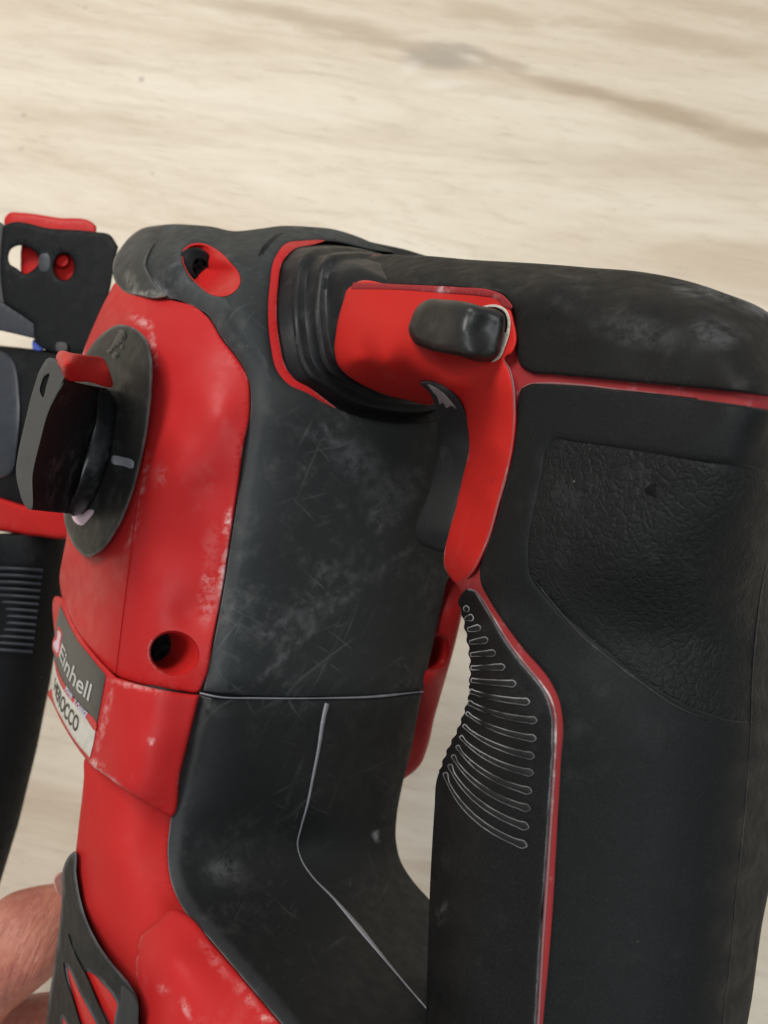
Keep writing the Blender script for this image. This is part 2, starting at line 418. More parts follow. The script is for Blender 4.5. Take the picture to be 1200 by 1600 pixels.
# ================================================================== THE SETTING
def floor():
    t = NT('pale_wood_laminate')
    rz = math.radians(-10)
    def wood(sx, sy, det=6, ro=.6, dist=.0, loc=(0, 0, 0)):
        return t.noise(1.0, det, ro, t.mapping((sx, sy, 1), (0, 0, rz), loc), dist)
    broad = wood(2.6, 15, 6, .62, .9, (3.1, .4, 0))
    streak = wood(13, 75, 6, .68, .9, (1.7, 2.2, 0))
    fleck = wood(34, 210, 5, .68, .6, (.7, 1.2, 0))
    pore = wood(40, 420, 4, .65, .3, (5.2, .7, 0))
    col = t.mix(t.ramp(broad, .34, .68), (.745, .655, .52), (.605, .49, .365))
    col = t.mix(t.math('MULTIPLY', t.ramp(streak, .44, .76), .30), col, (.42, .33, .235))
    col = t.mix(t.math('MULTIPLY', t.ramp(streak, .50, .30), .16), col, (.78, .70, .58))
    col = t.mix(t.math('MULTIPLY', t.ramp(fleck, .54, .74), .34), col, (.40, .315, .225))
    col = t.mix(t.math('MULTIPLY', t.ramp(fleck, .42, .28), .22), col, (.80, .73, .62))
    col = t.mix(t.math('MULTIPLY', t.ramp(pore, .57, .74), .34), col, (.36, .28, .20))
    # knot with a grey heart and a trailing darker figure
    sep = t.n("ShaderNodeSeparateXYZ"); 
    def blob(cx, cy, rx, ry, rot=rz):
        m = t.n("ShaderNodeMapping"); m.vector_type = 'TEXTURE'; t.l(t.co, m.inputs[0])
        m.inputs["Location"].default_value = (cx, cy, 0); m.inputs["Rotation"].default_value = (0, 0, rot); m.inputs["Scale"].default_value = (rx, ry, 1)
        nz = t.n("ShaderNodeTexNoise"); t.l(t.mapping((28, 110, 1), (0, 0, rz)), nz.inputs["Vector"]); nz.inputs["Scale"].default_value = 1; nz.inputs["Detail"].default_value = 5
        ln = t.n("ShaderNodeVectorMath", operation='LENGTH'); t.l(m.outputs[0], ln.inputs[0])
        dd = t.math('ADD', ln.outputs["Value"], t.math('MULTIPLY', t.math('SUBTRACT', nz.outputs[0], .5), 1.3 if rx > .004 else .2))
        return t.ramp(dd, 1.1, .25)
    def fl(px, py):
        r = ray(px, py) @ RC.T; k = -CAM_Z / r[2]; return r[0] * k, r[1] * k
    for (px, py, rx, ry, ang, st, c) in ((690, 88, .040, .017, -6, .8, (.36, .31, .245)), (640, 106, .012, .008, 30, .30, (.80, .75, .65)), (690, 132, .022, .005, 4, .35, (.80, .75, .65)),
            (790, 100, .030, .007, -16, .65, (.40, .32, .23)), (900, 138, .045, .008, -14, .7, (.42, .32, .225)), (1040, 178, .055, .011, -16, .75, (.42, .32, .22)), (1160, 215, .05, .010, -14, .65, (.43, .33, .23)),
            (470, 28, .11, .010, -13, .65, (.45, .35, .25)), (590, 66, .06, .008, -10, .6, (.45, .35, .25)), (1130, 12, .09, .012, -12, .4, (.50, .39, .28)), (760, 20, .07, .012, -10, .6, (.50, .385, .27)),
            (1050, 60, .10, .012, -10, .65, (.50, .385, .27)), (180, 200, .10, .010, -12, .4, (.54, .44, .33)), (150, 90, .07, .006, -14, .4, (.52, .43, .33)), (950, 250, .10, .012, -5, .35, (.54, .44, .335)),
            (60, 290, .10, .02, -10, .3, (.78, .70, .58)), (330, 150, .10, .015, -12, .3, (.78, .70, .58)),
            (37, 180, .0028, .0024, 0, .7, (.40, .34, .27)), (221, 124, .0028, .0032, 0, .7, (.40, .34, .27)), (33, 232, .0028, .0022, 0, .6, (.44, .37, .29)), (238, 271, .0025, .002, 0, .5, (.44, .37, .29)), (133, 12, .003, .0025, 0, .5, (.44, .37, .29))):
        x, y = fl(px, py); col = t.mix(t.math('MULTIPLY', blob(x, y, rx, ry, math.radians(ang)), st), col, c)
    m = t.done(col, t.ramp(streak, .3, .7, .42, .55), t.bump(pore, .12, .0006), .4)
    s = 3.0; n = 24; xs = np.linspace(-s, s, n)
    P = np.array([(x, y, 0) for y in xs for x in xs]); F = [[j*n+i, j*n+i+1, (j+1)*n+i+1, (j+1)*n+i] for j in range(n-1) for i in range(n-1)]
    o = mesh_obj('floor', P, F, m); o['kind'] = 'structure'
floor()

# ================================================================== THE TOOL
tool = bpy.data.objects.new('rotary_hammer', None)
tool.location = to_world(T(-.10, 0, -.12)[None])[0]
link(tool)
tool['label'] = 'worn red and black cordless rotary hammer with rubber grip, held over a pale wood floor'
tool['category'] = 'power tool'

# ---------------------------------------------------------------- handle surface
LEFT = np.array([(900, 719), (935, 716), (960, 722), (990, 728), (1020, 733), (1060, 734), (1090, 732), (1110, 726), (1140, 715), (1170, 700), (1195, 690), (1220, 682), (1260, 679), (1360, 673), (1500, 668), (1600, 665), (1760, 660)], float)
PART = np.array([(900, 1195), (922, 1190), (1031, 1178), (1162, 1172), (1400, 1150), (1600, 1130), (1760, 1114)], float)
hs = []
for py in (1010, 1100, 1170, 1250, 1340, 1430, 1520, 1610, 1700, 1800):
    pp = np.interp(py, PART[:, 0], PART[:, 1]); d = depth(pp, py, 'Y', 0); p = ray(pp, py) * d - O
    xr, zc = p @ X, p @ Z
    b = .0262 if py < 1200 else .0255
    e = 2.25
    th = np.radians(np.linspace(-40, 175, 120))
    def ring(xf, th=th):
        c, s_ = np.cos(th), np.sin(th)
        cx, a = (xr + xf) / 2, (xr - xf) / 2
        xx = cx + a * np.sign(c) * np.abs(c) ** (2 / e); yy = b * np.sign(s_) * np.abs(s_) ** (2 / e)
        return T(0, 0, 0) + xx[:, None] * X + yy[:, None] * Y + zc * Z
    lo, hi = -.09, .02
    for _ in range(40):
        mid = (lo + hi) / 2; R = ring(mid); x, y = proj(R); i = np.argmin(x)
        if x[i] < np.interp(y[i], LEFT[:, 0], LEFT[:, 1]): lo = mid
        else: hi = mid
    R = ring(mid); x, y = proj(R); i0, i1 = np.argmin(x), np.argmax(x)
    for f_ in (0, .05, .14, .28, .42, .56, .7, .8, .88, .95, 1.0):
        k = int(round(i1 + (i0 - i1) * f_)); hs.append(R[k])
for q in ((530, 450, .024), (530, 550, .024), (620, 500, .025), (700, 500, .025), (780, 480, .025), (790, 560, .025), (700, 580, .024),
          (810, 605, .0255), (900, 605, .0265), (1000, 610, .027), (1100, 620, .027), (1175, 630, .0258),
          (560, 405, .010), (650, 397, .010), (750, 406, .010), (860, 413, .010), (930, 418, .010), (1004, 425, .009), (1078, 440, .008), (1130, 457, .008), (1200, 488, .000), (1228, 515, -.006), (1246, 555, -.008),
          (650, 422, .0215), (750, 428, .0225), (860, 440, .0225), (1000, 462, .0225), (1100, 490, .022), (1180, 530, .0165), (1215, 555, .008),
          (860, 500, .0255), (1000, 530, .026), (1100, 550, .026), (1190, 590, .0225), (1230, 600, .008),
          (808, 680, .0258), (790, 790, .0258), (757, 870, .0255), (770, 940, .0255),
          (900, 750, .0278), (1030, 750, .0280), (1130, 755, .0258), (1185, 760, .0185), (1213, 765, .0095), (1230, 768, .0005), (1246, 770, -.012), (1195, 880, .0040), (1150, 880, .0150), (1216, 880, -.011), (1216, 640, .0175), (1236, 650, .004), (1250, 660, -.010),
          (880, 900, .0272), (980, 890, .0274)):
    hs.append((q[0], q[1], 'Y', q[2]))
FH = Field(hs, 2.5e-4)

# the red moulded core that shows between the rubber overlays
core = [(552, 444), (572, 404), (640, 401), (740, 408), (860, 415), (1004, 428), (1130, 460), (1190, 490), (1222, 525), (1236, 565), (1240, 630), (1236, 720), (1213, 900), (1192, 1100), (1178, 1300), (1160, 1420), (1138, 1590), (1112, 1780),
        (668, 1780), (668, 1600), (672, 1500), (677, 1360), (683, 1260), (688, 1215), (703, 1172), (722, 1135), (731, 1110), (737, 1085), (738, 1040), (733, 1005), (728, 965), (722, 930), (712, 908), (728, 860), (757, 782), (780, 690), (785, 640), (770, 566), (770, 500), (700, 452)]
handle = shell('handle', core, FH, M['redseam'], tool, off=-.0013, rim=(5, .001), thick=.045, shrink=25, step=13, bstep=7)

palm_hole = [(866, 688), (900, 691), (1000, 705), (1100, 722), (1180, 733), (1204, 742), (1202, 900), (1194, 1050), (1184, 1125), (1150, 1126), (1100, 1112), (1050, 1090), (1000, 1056), (950, 1018), (900, 976), (850, 928), (829, 900), (826, 865), (834, 800), (846, 745), (857, 698)]
palm = [(814, 608), (826, 600), (860, 600), (955, 609), (1060, 620), (1200, 640), (1240, 648), (1250, 668), (1250, 760), (1232, 900), (1220, 1050), (1213, 1150), (1209, 1290), (1203, 1380), (1190, 1450), (1183, 1500), (1175, 1560), (1168, 1600), (1145, 1760),
        (836, 1760, 1), (848, 1600), (862, 1440), (870, 1298), (876, 1188), (879, 1126), (873, 1092), (859, 1063), (815, 1010), (765, 938), (752, 913), (750, 885), (757, 860), (782, 790), (798, 720), (806, 660), (809, 625)]
shell('palm_grip', palm, FH, M['palm'], handle, off=0, rim=(7, .0010), thick=.045, shrink=45, step=11, bstep=5, holes=[palm_hole], hole_rims=[(14, .0007)])
def inner_relief(V, dist):
    return -.0009 * np.exp(-((V[:, 0] - 1018) ** 2 / 30 + (V[:, 1] - 762 - .4 * (V[:, 0] - 1018)) ** 2 / 45))
pl = ([(px_, py_) for py_, px_ in ((880, 1198), (922, 1190), (1031, 1178), (1162, 1172), (1280, 1163), (1400, 1150), (1500, 1141), (1600, 1130), (1740, 1116))])
ridge('parting_line', pl, [.8, 1.2, .6, 1.1, .5, 1.0, .6], FH, M['partline'], handle, .0000, .00018)
ridge('panel_lip', [(836, 908), (868, 948), (905, 990), (955, 1032), (1005, 1069), (1055, 1103), (1105, 1126)], [.6, 2.2, 3.2, 3.0, 3.2, 2.6, .6], FH, M['partline'], handle, -.0002, .0004)
grip_panel = [(864, 684), (900, 687), (1000, 701), (1100, 718), (1182, 730), (1209, 738), (1207, 900), (1199, 1050), (1188, 1130), (1152, 1131), (1100, 1117), (1048, 1094), (997, 1060), (947, 1022), (897, 980), (847, 932), (825, 902), (822, 865), (830, 800), (842, 745), (853, 694)]
shell('grip_panel', grip_panel, FH, M['leather'], handle, off=-.0003, rim=(16, .0008), thick=.003, step=11, bstep=5, relief=inner_relief)
shell('nick', [(1006, 766), (1016, 758), (1024, 756), (1024, 764), (1027, 780), (1018, 776)], FH, M['nick'], handle, off=-.0002, rim=(2, .0002), thick=.001, step=5, bstep=3)

top = [(553, 440), (556, 416), (572, 404), (640, 399), (740, 406), (860, 413), (920, 418), (1004, 425), (1078, 440), (1130, 457), (1200, 488), (1228, 514), (1245, 552), (1250, 600), (1244, 627), (1200, 619), (1112, 609), (1060, 604), (955, 594), (860, 585), (830, 582), (815, 573), (806, 545), (804, 500), (796, 474), (784, 460), (764, 454), (720, 450), (620, 445)]
shell('top_cap', top, FH, M['top'], handle, off=.0004, rim=(7, .0012), thick=.035, shrink=16, step=8, bstep=5, paint=[(1185, 478, 60, 16, .55, .35), (1090, 455, 60, 14, .2, .25), (1000, 520, 90, 30, .2, .12), (1120, 520, 60, 30, .2, .15)])

fg = [(722, 927), (731, 920), (741, 922), (750, 934), (765, 958), (796, 1008), (820, 1040), (840, 1063), (857, 1092), (864, 1120), (865, 1145), (861, 1235), (855, 1329), (846, 1460), (838, 1600), (828, 1760), (655, 1760), (665, 1600), (668, 1500), (673, 1360), (679, 1260), (682, 1220), (690, 1195), (700, 1170), (715, 1140), (726, 1110), (732, 1090), (734, 1060), (733, 1020), (728, 990), (722, 960), (716, 938)]
fgc = curve(fg, 3.0)
for k_ in range(len(fgc)):
    x_, y_ = fgc[k_]
    if 945 < y_ < 1205 and x_ < 737: fgc[k_, 0] += 1.5 * math.sin((y_ - 945) / (20.5 if y_ < 1070 else 16.5) * 2 * math.pi)
fg = [tuple(p) for p in fgc]
FG = shell('finger_grip', fg, FH, M['finger'], handle, off=.0002, rim=(8, .0014), thick=.035, shrink=6, step=9, bstep=3.2, edge_fn=lambda V: V[:, 0] < np.interp(V[:, 1], LEFT[:, 0], LEFT[:, 1]) + 13, paint=[(690, 1425, 6, 22, .2, .2)])

# sixteen ribs of the finger grip
ribs = [((262, 300), (283, 292)), ((268, 345), (305, 336)), ((280, 398), (341, 388)), ((290, 462), (377, 448)), ((294, 522), (416, 513)), ((296, 588), (462, 583)), ((297, 648), (518, 666)), ((290, 700), (587, 757)),
        ((282, 755), (624, 850)), ((272, 806), (619, 940)), ((258, 868), (610, 1028)), ((243, 922), (605, 1113)), ((226, 968), (597, 1203)), ((206, 1016), (590, 1290)), ((190, 1062), (582, 1382)), ((168, 1102), (574, 1474))]
rib_mesh = None
for i, (a, b) in enumerate(ribs):
    a = np.array([640 + .3125 * a[0], 860 + .3125 * a[1]]); b = np.array([640 + .3125 * b[0], 860 + .3125 * b[1]])
    sag = (0, 0, 0, 0, 0, 0, .01, .03, .045, .055, .06, .07, .08, .085, .09, .10)[i]
    L = np.linalg.norm(b - a); t = np.linspace(0, 1, 12)[:, None]
    nrm = np.array([-(b - a)[1], (b - a)[0]]) / L
    a = a + (b - a) / L * 3.5
    c = a + (b - a) * t + nrm * (sag * L * 4.3 * t ** .85 * (1 - t))
    hw = np.interp(t[:, 0], [0, .4, 1], [2.2 if i > 8 else 3.6, 4.6, 6.0])
    tg = np.gradient(c, axis=0); tg /= np.linalg.norm(tg, axis=1)[:, None]; nn = np.stack([-tg[:, 1], tg[:, 0]], 1)
    up, dn = c - nn * hw[:, None], c + nn * hw[:, None]
    end = [tuple(b + tg[-1] * hw[-1] * .9)]
    pts = [tuple(p) for p in up] + end + [tuple(p) for p in dn[::-1]]
    shell('rib', pts, FH, M['rib'], handle, off=.0010, rim=(3.8, .0009), thick=.0022, step=4, bstep=2.6)

sd = [(741, 921), (752, 934), (768, 960), (799, 1010), (824, 1042), (844, 1066), (861, 1093), (868, 1120), (868, 1145), (864, 1235), (858, 1329), (849, 1460), (841, 1600), (831, 1740)]
ridge('seam_dust', sd, [1.5, 2.2, 3, 2.4, 3.2, 3.6, 3.4, 3.8, 3.4, 3.0, 3.4, 2.6, 2.2], FH, M['reddust'], handle, -.0014, .0006)
ridge('seam_dust', [(816, 606), (826, 601), (845, 599), (880, 600), (920, 603), (960, 608), (1020, 614), (1090, 622)], [1.2, 2.2, 2.6, 2.2, 2.0, 1.6, 1.0, .5, .2], FH, M['reddust'], handle, -.0012, .0006)
# red side of the switch housing
FS = Field([(530, 450, 'Y', .0245), (530, 540, 'Y', .0245), (620, 480, 'Y', .0262), (700, 480, 'Y', .0262), (780, 480, 'Y', .0262), (795, 520, 'Y', .026), (700, 560, 'Y', .0258), (620, 560, 'Y', .0255), (570, 550, 'Y', .0252), (800, 620, 'Y', .026),
            (545, 585, 'Y', .021), (575, 604, 'Y', .013), (620, 622, 'Y', .008), (680, 640, 'Y', .006), (585, 580, 'Y', .0205), (640, 598, 'Y', .016), (690, 625, 'Y', .015), (660, 585, 'Y', .024), (700, 603, 'Y', .024), (560, 562, 'Y', .0247), (600, 572, 'Y', .0247),
            (735, 615, 'Y', .0225), (770, 600, 'Y', .0255), (800, 700, 'Y', .0252), (775, 700, 'Y', .0235), (742, 700, 'Y', .0165), (735, 780, 'Y', .0165), (765, 780, 'Y', .0232), (782, 780, 'Y', .0250), (705, 850, 'Y', .0165), (740, 850, 'Y', .0225), (755, 862, 'Y', .0248), (704, 905, 'Y', .0145), (720, 914, 'Y', .018), (738, 895, 'Y', .0238)], 1e-5)
side = [(550, 447), (553, 444), (620, 447), (720, 452), (764, 456), (784, 463), (795, 477), (803, 502), (806, 540), (800, 552), (790, 558), (797, 580), (805, 615), (807, 650), (804, 690), (782, 782), (757, 862), (738, 897), (718, 918, 1), (704, 903), (694, 884), (694, 866), (700, 838), (712, 792), (724, 742), (733, 700), (729, 660), (716, 628), (700, 612), (688, 625), (676, 632), (640, 626), (600, 616), (572, 604), (545, 588), (528, 570), (523, 550), (525, 520), (536, 472), (545, 450)]
housing = shell('switch_housing', side, FS, M['redstrip'], tool, off=.0007, rim=(6, .0009), thick=.018, shrink=4, step=6, bstep=4)
ridge('worn_crease', [(786, 562), (795, 575), (801, 600), (803, 640), (800, 690), (779, 780), (755, 858), (737, 893), (723, 911)], [.8, 2.6, 2.2, 1.4, 2.0, 2.2, 2.0, 1.4, .8], FS, M['reddust'], housing, .0004, .0003)
# dusty bevel line along the upper edge of the housing
shell('housing_bevel', [(552, 441, 1), (620, 444), (720, 449), (766, 453), (787, 462), (800, 482), (790, 482), (776, 468), (750, 463), (700, 459), (620, 453), (548, 452, 1)], FS, M['redseam'], tool, off=.0010, rim=(3, .0003), thick=.003, step=5, bstep=4)

# rear red web between top cap and palm grip is part of the core; trigger
FT = Field([(735, 690, 'Y', .0125), (686, 700, 'Y', .002), (715, 700, 'Y', .0105), (728, 760, 'Y', .012), (672, 770, 'Y', .002), (700, 780, 'Y', .0105), (652, 830, 'Y', .002), (680, 830, 'Y', .0105), (700, 850, 'Y', .0115), (656, 594, 'Y', .0235), (690, 606, 'Y', .0240), (718, 640, 'Y', .0185), (690, 645, 'Y', .0150), (665, 850, 'Y', .004), (700, 880, 'Y', .0105)], 1e-5)
trig = [(656, 597), (668, 595), (690, 600), (712, 616), (727, 640), (737, 680), (734, 720), (722, 765), (710, 812), (699, 862), (690, 863), (676, 858), (660, 852), (652, 843), (649, 830), (653, 812), (666, 782), (676, 745), (681, 705), (683, 660), (680, 635), (672, 615)]
shell('trigger', trig, FT, M['rubber'], tool, off=0, rim=(9, .0022), thick=.022, shrink=3, step=6, bstep=4)
shell('trigger_scuff', [(668, 600), (680, 605), (692, 613), (703, 625), (713, 639), (704, 634), (698, 638), (691, 629), (688, 632), (683, 620), (676, 612)], FT, M['scuff'], tool, off=.0004, rim=(4, .00025), thick=.0008, step=4, bstep=3)

# direction lever
FL = Field([(640, 510, 'Y', .0335), (660, 480, 'Y', .0335), (660, 540, 'Y', .0335), (700, 475, 'Y', .0348), (700, 550, 'Y', .0348), (700, 510, 'Y', .0352), (722, 480, 'Y', .0352), (718, 545, 'Y', .0352), (725, 515, 'Y', .0356), (738, 480, 'Y', .0350), (735, 550, 'Y', .0345), (750, 515, 'Y', .0325), (765, 490, 'Y', .0318), (760, 555, 'Y', .0310), (788, 500, 'Y', .0298), (780, 550, 'Y', .0292)], 1e-5)
lever = [(638, 513), (642, 499), (651, 480), (668, 468), (693, 468), (730, 472), (752, 478), (776, 484), (788, 493), (790, 505), (786, 532), (778, 557), (767, 565), (756, 566), (715, 556), (666, 545), (649, 537), (640, 524)]
shell('direction_lever', lever, FL, M['lever'], tool, off=0, rim=(12, .0034), thick=.008, shrink=3, step=5, bstep=3)
slot = [(752, 480), (776, 476), (790, 483), (797, 498), (796, 520), (790, 540), (778, 562), (768, 566), (776, 545), (784, 515), (784, 495), (774, 486)]
shell('lever_slot', slot, FS, M['dust'], tool, off=.0014, rim=(2, .0003), thick=.002, step=5, bstep=3)
shell('lever_gap', [(745, 481), (760, 480), (776, 480), (788, 487), (793, 500), (790, 520), (784, 500), (775, 488)], FS, M['nick'], tool, off=.0017, rim=(2, .0002), thick=.002, step=4, bstep=3)

# ---------------------------------------------------------------- body
FB = Field([(310, 1085, 'Y', .036), (352, 850, 'Y', .036), (386, 660, 'Y', .036), (388, 600, 'Y', .0365), (330, 490, 'Y', .041), (270, 468, 'Y', .0435), (210, 455, 'Y', .045),
            (335, 1085, 'X', -.0815), (378, 850, 'X', -.0815), (412, 650, 'X', -.0815), (500, 700, 'X', -.0795), (500, 850, 'X', -.0795), (500, 1000, 'X', -.0795), (430, 1085, 'X', -.0800), (510, 1095, 'X', -.0790), (600, 1085, 'X', -.0795), (655, 1080, 'X', -.0815),
            (600, 900, 'X', -.0795), (690, 900, 'X', -.081), (600, 700, 'X', -.0795), (690, 700, 'X', -.0805),
            (430, 600, 'X', -.083), (415, 540, 'X', -.086), (425, 450, 'X', -.098), (440, 385, 'X', -.109), (480, 356, 'X', -.125), (560, 375, 'X', -.122), (605, 395, 'X', -.120), (380, 362, 'Y', .018), (560, 640, 'X', -.080), (660, 655, 'X', -.080),
            (300, 352, 'Y', .028), (330, 420, 'Y', .037), (375, 480, 'Y', .0385), (250, 352, 'Y', .026), (215, 370, 'Y', .036), (270, 400, 'Y', .042), (187, 400, 'Y', .043), (240, 440, 'Y', .0445), (360, 400, 'Y', .033), (400, 420, 'Y', .029)], 3e-5)
cover_up = [(256, 351, 1), (272, 350), (295, 351), (330, 354), (365, 361), (400, 358), (440, 353), (480, 354), (520, 358), (560, 370), (590, 383), (640, 402), (760, 420), (790, 520), (745, 800), (728, 880), (700, 905), (692, 940), (660, 1079, 1),
            (610, 1085), (510, 1088), (400, 1087), (318, 1079, 1), (322, 1060), (335, 1000), (350, 920), (362, 840), (374, 760), (384, 690), (391, 650), (392, 625), (388, 590), (372, 560), (345, 525), (325, 492), (298, 476), (272, 467), (246, 466, 1), (235, 454), (221, 431), (212, 415), (215, 397), (228, 372)]
bell_hole = [(447, 381), (470, 377), (520, 377), (580, 390), (640, 398), (700, 420), (720, 500), (715, 600), (690, 652), (640, 660), (590, 657), (550, 648), (510, 630), (478, 612), (452, 600), (432, 575), (424, 540), (420, 500), (422, 450), (432, 400)]
screw_ring = [(285, 392), (295, 383), (315, 380), (340, 391), (361, 411), (374, 429), (375, 443), (366, 456), (350, 463), (332, 461), (310, 446), (292, 425), (285, 407)]
def off_path(path, px):
    c = curve(path, 6, False)
    return lambda V: np.sqrt(((V[:, None] - c[None]) ** 2).sum(-1)).min(1) > px
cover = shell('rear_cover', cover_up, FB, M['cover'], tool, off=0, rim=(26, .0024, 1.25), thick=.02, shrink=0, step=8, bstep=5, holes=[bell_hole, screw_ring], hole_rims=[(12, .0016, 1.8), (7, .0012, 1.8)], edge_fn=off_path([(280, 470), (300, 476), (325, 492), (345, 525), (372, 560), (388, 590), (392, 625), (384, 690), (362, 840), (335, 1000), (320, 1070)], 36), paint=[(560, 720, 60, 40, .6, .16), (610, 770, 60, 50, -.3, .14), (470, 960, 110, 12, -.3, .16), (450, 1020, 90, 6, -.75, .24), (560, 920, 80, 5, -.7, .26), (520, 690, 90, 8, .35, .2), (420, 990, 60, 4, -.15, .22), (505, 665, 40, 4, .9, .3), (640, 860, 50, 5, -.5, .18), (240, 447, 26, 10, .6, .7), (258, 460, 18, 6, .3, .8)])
grow = lambda pts, c, k: [(c[0] + (p[0] - c[0]) * k, c[1] + (p[1] - c[1]) * k) for p in pts]
trim_in = [(462, 388), (490, 384), (530, 384), (590, 397), (640, 408), (690, 430), (705, 500), (700, 590), (680, 640), (640, 648), (590, 645), (552, 638), (515, 622), (484, 606), (460, 592), (446, 572), (438, 540), (433, 500), (434, 450), (444, 405)]
bell_base = trim_in
trim = [(512, 368), (490, 366), (455, 370), (420, 393), (408, 450), (406, 520), (414, 560), (440, 606), (480, 630), (536, 657), (548, 655, 1), (512, 627), (484, 606), (460, 592), (446, 572), (438, 540), (433, 500), (434, 450), (444, 405), (462, 388), (490, 382), (514, 374, 1)]
shell('opening_trim', trim, FB, M['red'], tool, off=-.0012, rim=(3, .0004), thick=.006, step=8, bstep=5)

# lower rear cover, bending back into the bridge under the hand opening
FLW = Field([(310, 1090, 'Y', .036), (290, 1180, 'Y', .037), (270, 1270, 'Y', .0385), (262, 1330, 'Y', .0395), (275, 1400, 'Y', .0400), (330, 1470, 'Y', .040), (385, 1535, 'Y', .040), (440, 1600, 'Y', .040), (540, 1720, 'Y', .040),
             (335, 1095, 'X', -.0805), (322, 1180, 'X', -.0805), (305, 1270, 'X', -.0800), (300, 1340, 'X', -.079), (510, 1097, 'X', -.0778), (497, 1180, 'X', -.0778), (482, 1260, 'X', -.0778), (470, 1330, 'Y', 0), (480, 1355, 'Y', 0), (540, 1430, 'Y', 0), (600, 1500, 'Y', 0), (665, 1575, 'Y', 0), (740, 1660, 'Y', 0),
             (655, 1082, 'X', -.080), (640, 1180, 'X', -.080), (622, 1260, 'X', -.079), (620, 1310, 'Y', -.034), (635, 1360, 'Y', -.034), (668, 1402, 'Y', -.034), (760, 1500, 'Y', -.034), (400, 1095, 'X', -.0790), (390, 1250, 'X', -.0785), (380, 1400, 'Y', .024), (480, 1520, 'Y', .024), (560, 1620, 'Y', .024)], 3e-5)
cover_low = [(312, 1086, 1), (330, 1091), (400, 1093), (510, 1094), (610, 1090), (659, 1084, 1), (650, 1130), (640, 1180), (628, 1230), (620, 1275), (619, 1315), (626, 1345), (645, 1376), (668, 1402), (720, 1455), (800, 1560), (800, 1760), (590, 1790), (440, 1600), (385, 1535), (330, 1470), (285, 1418), (268, 1380), (262, 1330), (266, 1285), (282, 1210), (300, 1135)]
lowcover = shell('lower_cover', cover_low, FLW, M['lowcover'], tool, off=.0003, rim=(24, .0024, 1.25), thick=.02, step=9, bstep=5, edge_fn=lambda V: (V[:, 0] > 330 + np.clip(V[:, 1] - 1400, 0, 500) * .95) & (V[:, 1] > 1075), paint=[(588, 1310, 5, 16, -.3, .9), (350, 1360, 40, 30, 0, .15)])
ridge_c = [(511, 1099), (505, 1125), (498, 1170), (489, 1215), (481, 1255), (470, 1295), (465, 1318), (472, 1345), (487, 1368), (520, 1402), (560, 1448), (600, 1497), (640, 1545), (668, 1577), (720, 1640)]
ridge('seam_ridge', ridge_c, [3.6, 3.0, 2.4, 2.0, 1.3, 1.0, 1.4, 2.4, 4.4, 2.8, 1.8, 1.6, 1.4, 1.2], FLW, M['seam'], lowcover, .0003, .0006)
ridge('joint_seam', [(312, 1083), (340, 1089), (400, 1091), (510, 1091), (580, 1089), (662, 1081)], [1.8, 1.4, 1.9, 1.2, 1.7, 2.0, 1.2], FB, M['seam'], cover, -.0016, .0007)

# cap over the gearbox, left of the rear cover
FC = Field([(262, 360, 'Y', .0255), (245, 420, 'Y', .0445), (222, 357, 'Y', .034), (214, 380, 'Y', .040), (213, 420, 'Y', .0455), (235, 450, 'Y', .046), (260, 462, 'Y', .0455), (200, 375, 'Y', .036), (190, 400, 'Y', .041), (182, 430, 'Y', .044), (195, 448, 'Y', .0455), (215, 356, 'Y', .030)], 1e-5)
shell('gearbox_cap', [(262, 354), (240, 353), (222, 357), (204, 369), (189, 387), (178, 405), (176, 425), (180, 440), (192, 455), (220, 463), (243, 467), (262, 462), (250, 452), (236, 432), (228, 415), (232, 398), (246, 378), (266, 362)], FC, M['cap'], tool, off=-.0022, rim=(7, .0018), thick=.03, shrink=2, step=6, bstep=4, paint=[(230, 460, 40, 8, .1, .8), (205, 440, 12, 22, -.4, .5)])

# screw wells in the rear face: tubes running forward into the body
def well(name, outline, field, off, fwd, mat, taper=.82, parent=tool, k0=1.0, ax=None):
    lp = curve(outline, 4); d = field(lp); R = ray(lp[:, 0], lp[:, 1]); Rn = R / np.linalg.norm(R, axis=1)[:, None]
    P = R * d[:, None] - Rn * off; c = P.mean(0); rings = []
    ax = -X if ax is None else ax
    for s_, k in ((0, 1.0), (.04, .93), (.12, .9), (.5, (.9 + taper) / 2), (1, taper)): rings.append(c + (P - c) * k * k0 + ax * fwd * s_)
    n = len(lp); F = [[j*n+i, j*n+(i+1) % n, (j+1)*n+(i+1) % n, (j+1)*n+i] for j in range(4) for i in range(n)] + [[4*n+i for i in range(n)]]
    return mesh_obj(name, to_world(np.vstack(rings)), F, mat, parent, np.full(5 * n, 9.)), c + ax * fwd
wax = ray(330, 420) + np.array([-.42, .04, 0]); wax /= np.linalg.norm(wax)
wl, wc = well('screw_well', screw_ring, FB, -.0006, .014, M['rednew'], .62, ax=wax)
def screw(name, c, r, parent):
    rings = []
    a = np.linspace(0, 2 * math.pi, 24, endpoint=False)[:, None]
    for k, h in ((1, 0), (1, .002), (.8, .0032), (.45, .0036), (.42, .0014)): rings.append(c + r * k * (np.cos(a) * Y + np.sin(a) * Z) + X * h)
    s_ = loft(name, rings, M['black'], parent)
    for q in range(2):
        u, v = (Y, Z) if q == 0 else (Z, Y)
        P = np.array([c + X * hh + u * r * .62 * s1 + v * r * .12 * s2 for hh in (.0012, .0031) for s1, s2 in ((-1, -1), (1, -1), (1, 1), (-1, 1))])
        mesh_obj('recess', to_world(P), [[0, 1, 2, 3], [4, 5, 6, 7], [0, 1, 5, 4], [1, 2, 6, 5], [2, 3, 7, 6], [3, 0, 4, 7]], M['nick'], s_, np.full(8, 9.))
screw('screw', wc - wax * .0026 - X * .0012, .0052, wl)

